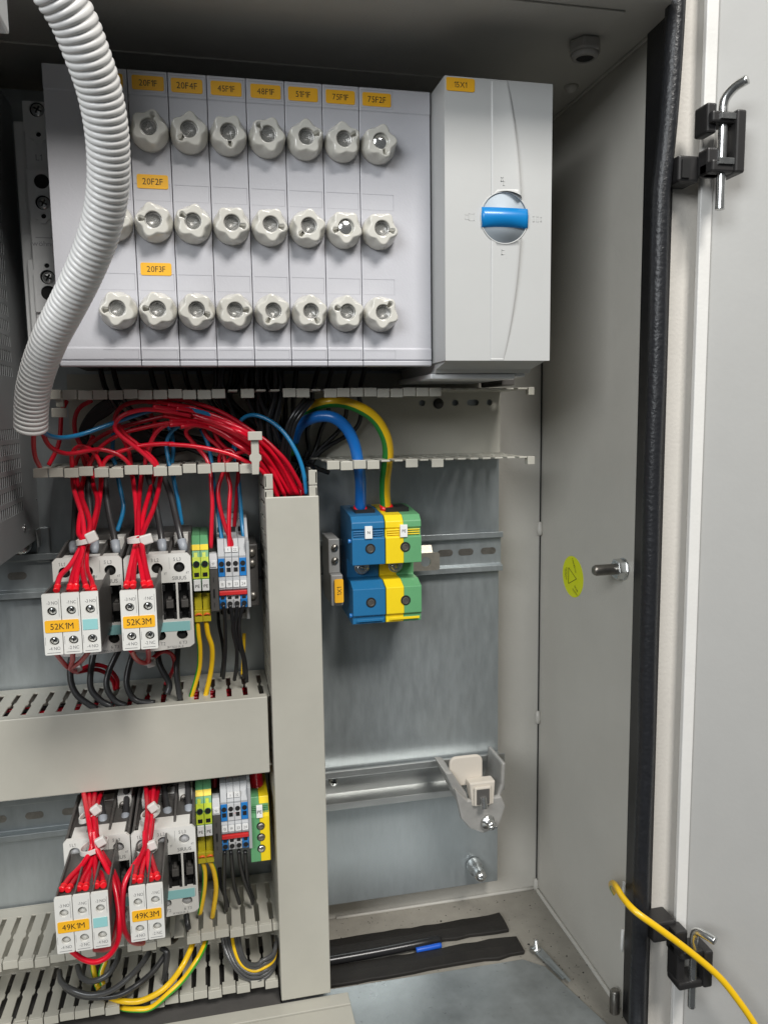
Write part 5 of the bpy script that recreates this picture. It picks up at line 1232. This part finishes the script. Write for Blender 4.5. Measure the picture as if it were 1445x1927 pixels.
# wires inside the upright duct, seen through its fingers
for i in range(5):
    k=MB(); x=46+5.5*i; k.tube([(x,604+6*(i%2),-52),(x-2,612,-160),(x+1,606+4*(i%3),-300),(x,612,-455)],1.9,8)
    OBJ('wire',k,w_black if i%2 else w_red,None,label='%s wire standing inside the upright duct behind its fingers'%('black' if i%2 else 'red'),cat='wire',group='%s wires inside the upright duct'%('black' if i%2 else 'red'),recalc=False)
# the yellow wire out of the cabinet
WIRE(None,[(1170,1708),(1162,1690),(1152,1672),(1150,1664),(1156,1664),(1172,1690),(1196,1716),(1240,1748),(1300,1793),(1352,1838),(1390,1885),(1420,1930),(1440,1975)],[545,540,532,520,498,478,464,456,450,444,438,432,425],2.35,None,'yellow wire crossing from the right wall over the rubber seal to the door',n=14,mats=[w_yel,w_grn],matf=lambda k: 1 if k in (11,) else 0)
# ------------------------------------------------------------------ cable ties
def tie(conv,c,hd,D,rx,ry,lab,tilt=0.0,hs=(5.2,4.4)):
    x,y=conv(*c); c3=P(x,y,D); hx,hy=conv(*hd); h3=P(hx,hy,D-ry-0.5)
    t=EMP('cable_tie',(c3.x,c3.y,c3.z-2),lab,'cable tie','white nylon cable ties')
    pts=[]
    for i in range(33):
        a=2*math.pi*i/32; pts.append(Vector((c3.x+rx*math.cos(a),c3.y+ry*math.sin(a),c3.z+tilt*rx*math.cos(a))))
    k=MB(); vs=[]; fs=[]
    for i,p in enumerate(pts):
        d=Vector(((p.x-c3.x)/rx,(p.y-c3.y)/ry,0)).normalized()
        for (o,h) in ((0,-1.7),(0.9,-1.7),(0.9,1.7),(0,1.7)): vs.append(p+d*o+Vector((0,0,h)))
    for i in range(32):
        for j in range(4): fs.append((i*4+j,i*4+(j+1)%4,(i+1)*4+(j+1)%4,(i+1)*4+j))
    k.add(vs,fs); OBJ('strap',k,nylon,t,bevel=0.2)
    k=MB(); k.box(h3.x-hs[0]/2,h3.x+hs[0]/2,h3.y-1.4,h3.y+2.4,h3.z-hs[1]/2,h3.z+hs[1]/2); k.rot(tuple(h3),'Y',-tilt-0.15); OBJ('tie_head',k,nylon,t,bevel=0.8)
tie(zC,(436,655),(474,632),543,6.0,6.2,'white cable tie round the red wires above the 52K1M switch',0.25,(7,7))
tie(zC,(845,648),(905,650),543,6.6,6.2,'white cable tie round the red wires above the 52K3M switch',0.1,(8,6.5))
tie(zC,(345,1650),(362,1668),585,3.5,3.5,'white cable tie round the red wires below the 52K1M switch',0.1,(6,4.5))
tie(zC,(925,1610),(942,1632),580,3.5,3.5,'white cable tie round the red wires below the 52K3M switch',0.1,(6,4.5))
tie(zF,(705,300),(746,265),559,7.0,6.5,'upper white cable tie on the red wires above the 49K1M switch',0.45,(6.2,6.2))
tie(zF,(735,545),(785,512),540,8.6,7.5,'lower white cable tie on the red wires above the 49K1M switch',0.3,(6.6,6))
tie(zF,(1172,290),(1190,247),559,6.0,6.5,'upper white cable tie on the red wires above the 49K3M switch',0.4,(6.2,6.2))
tie(zF,(1140,560),(1180,542),540,7.0,7.2,'lower white cable tie on the red wires above the 49K3M switch',0.15,(6.6,6.2))
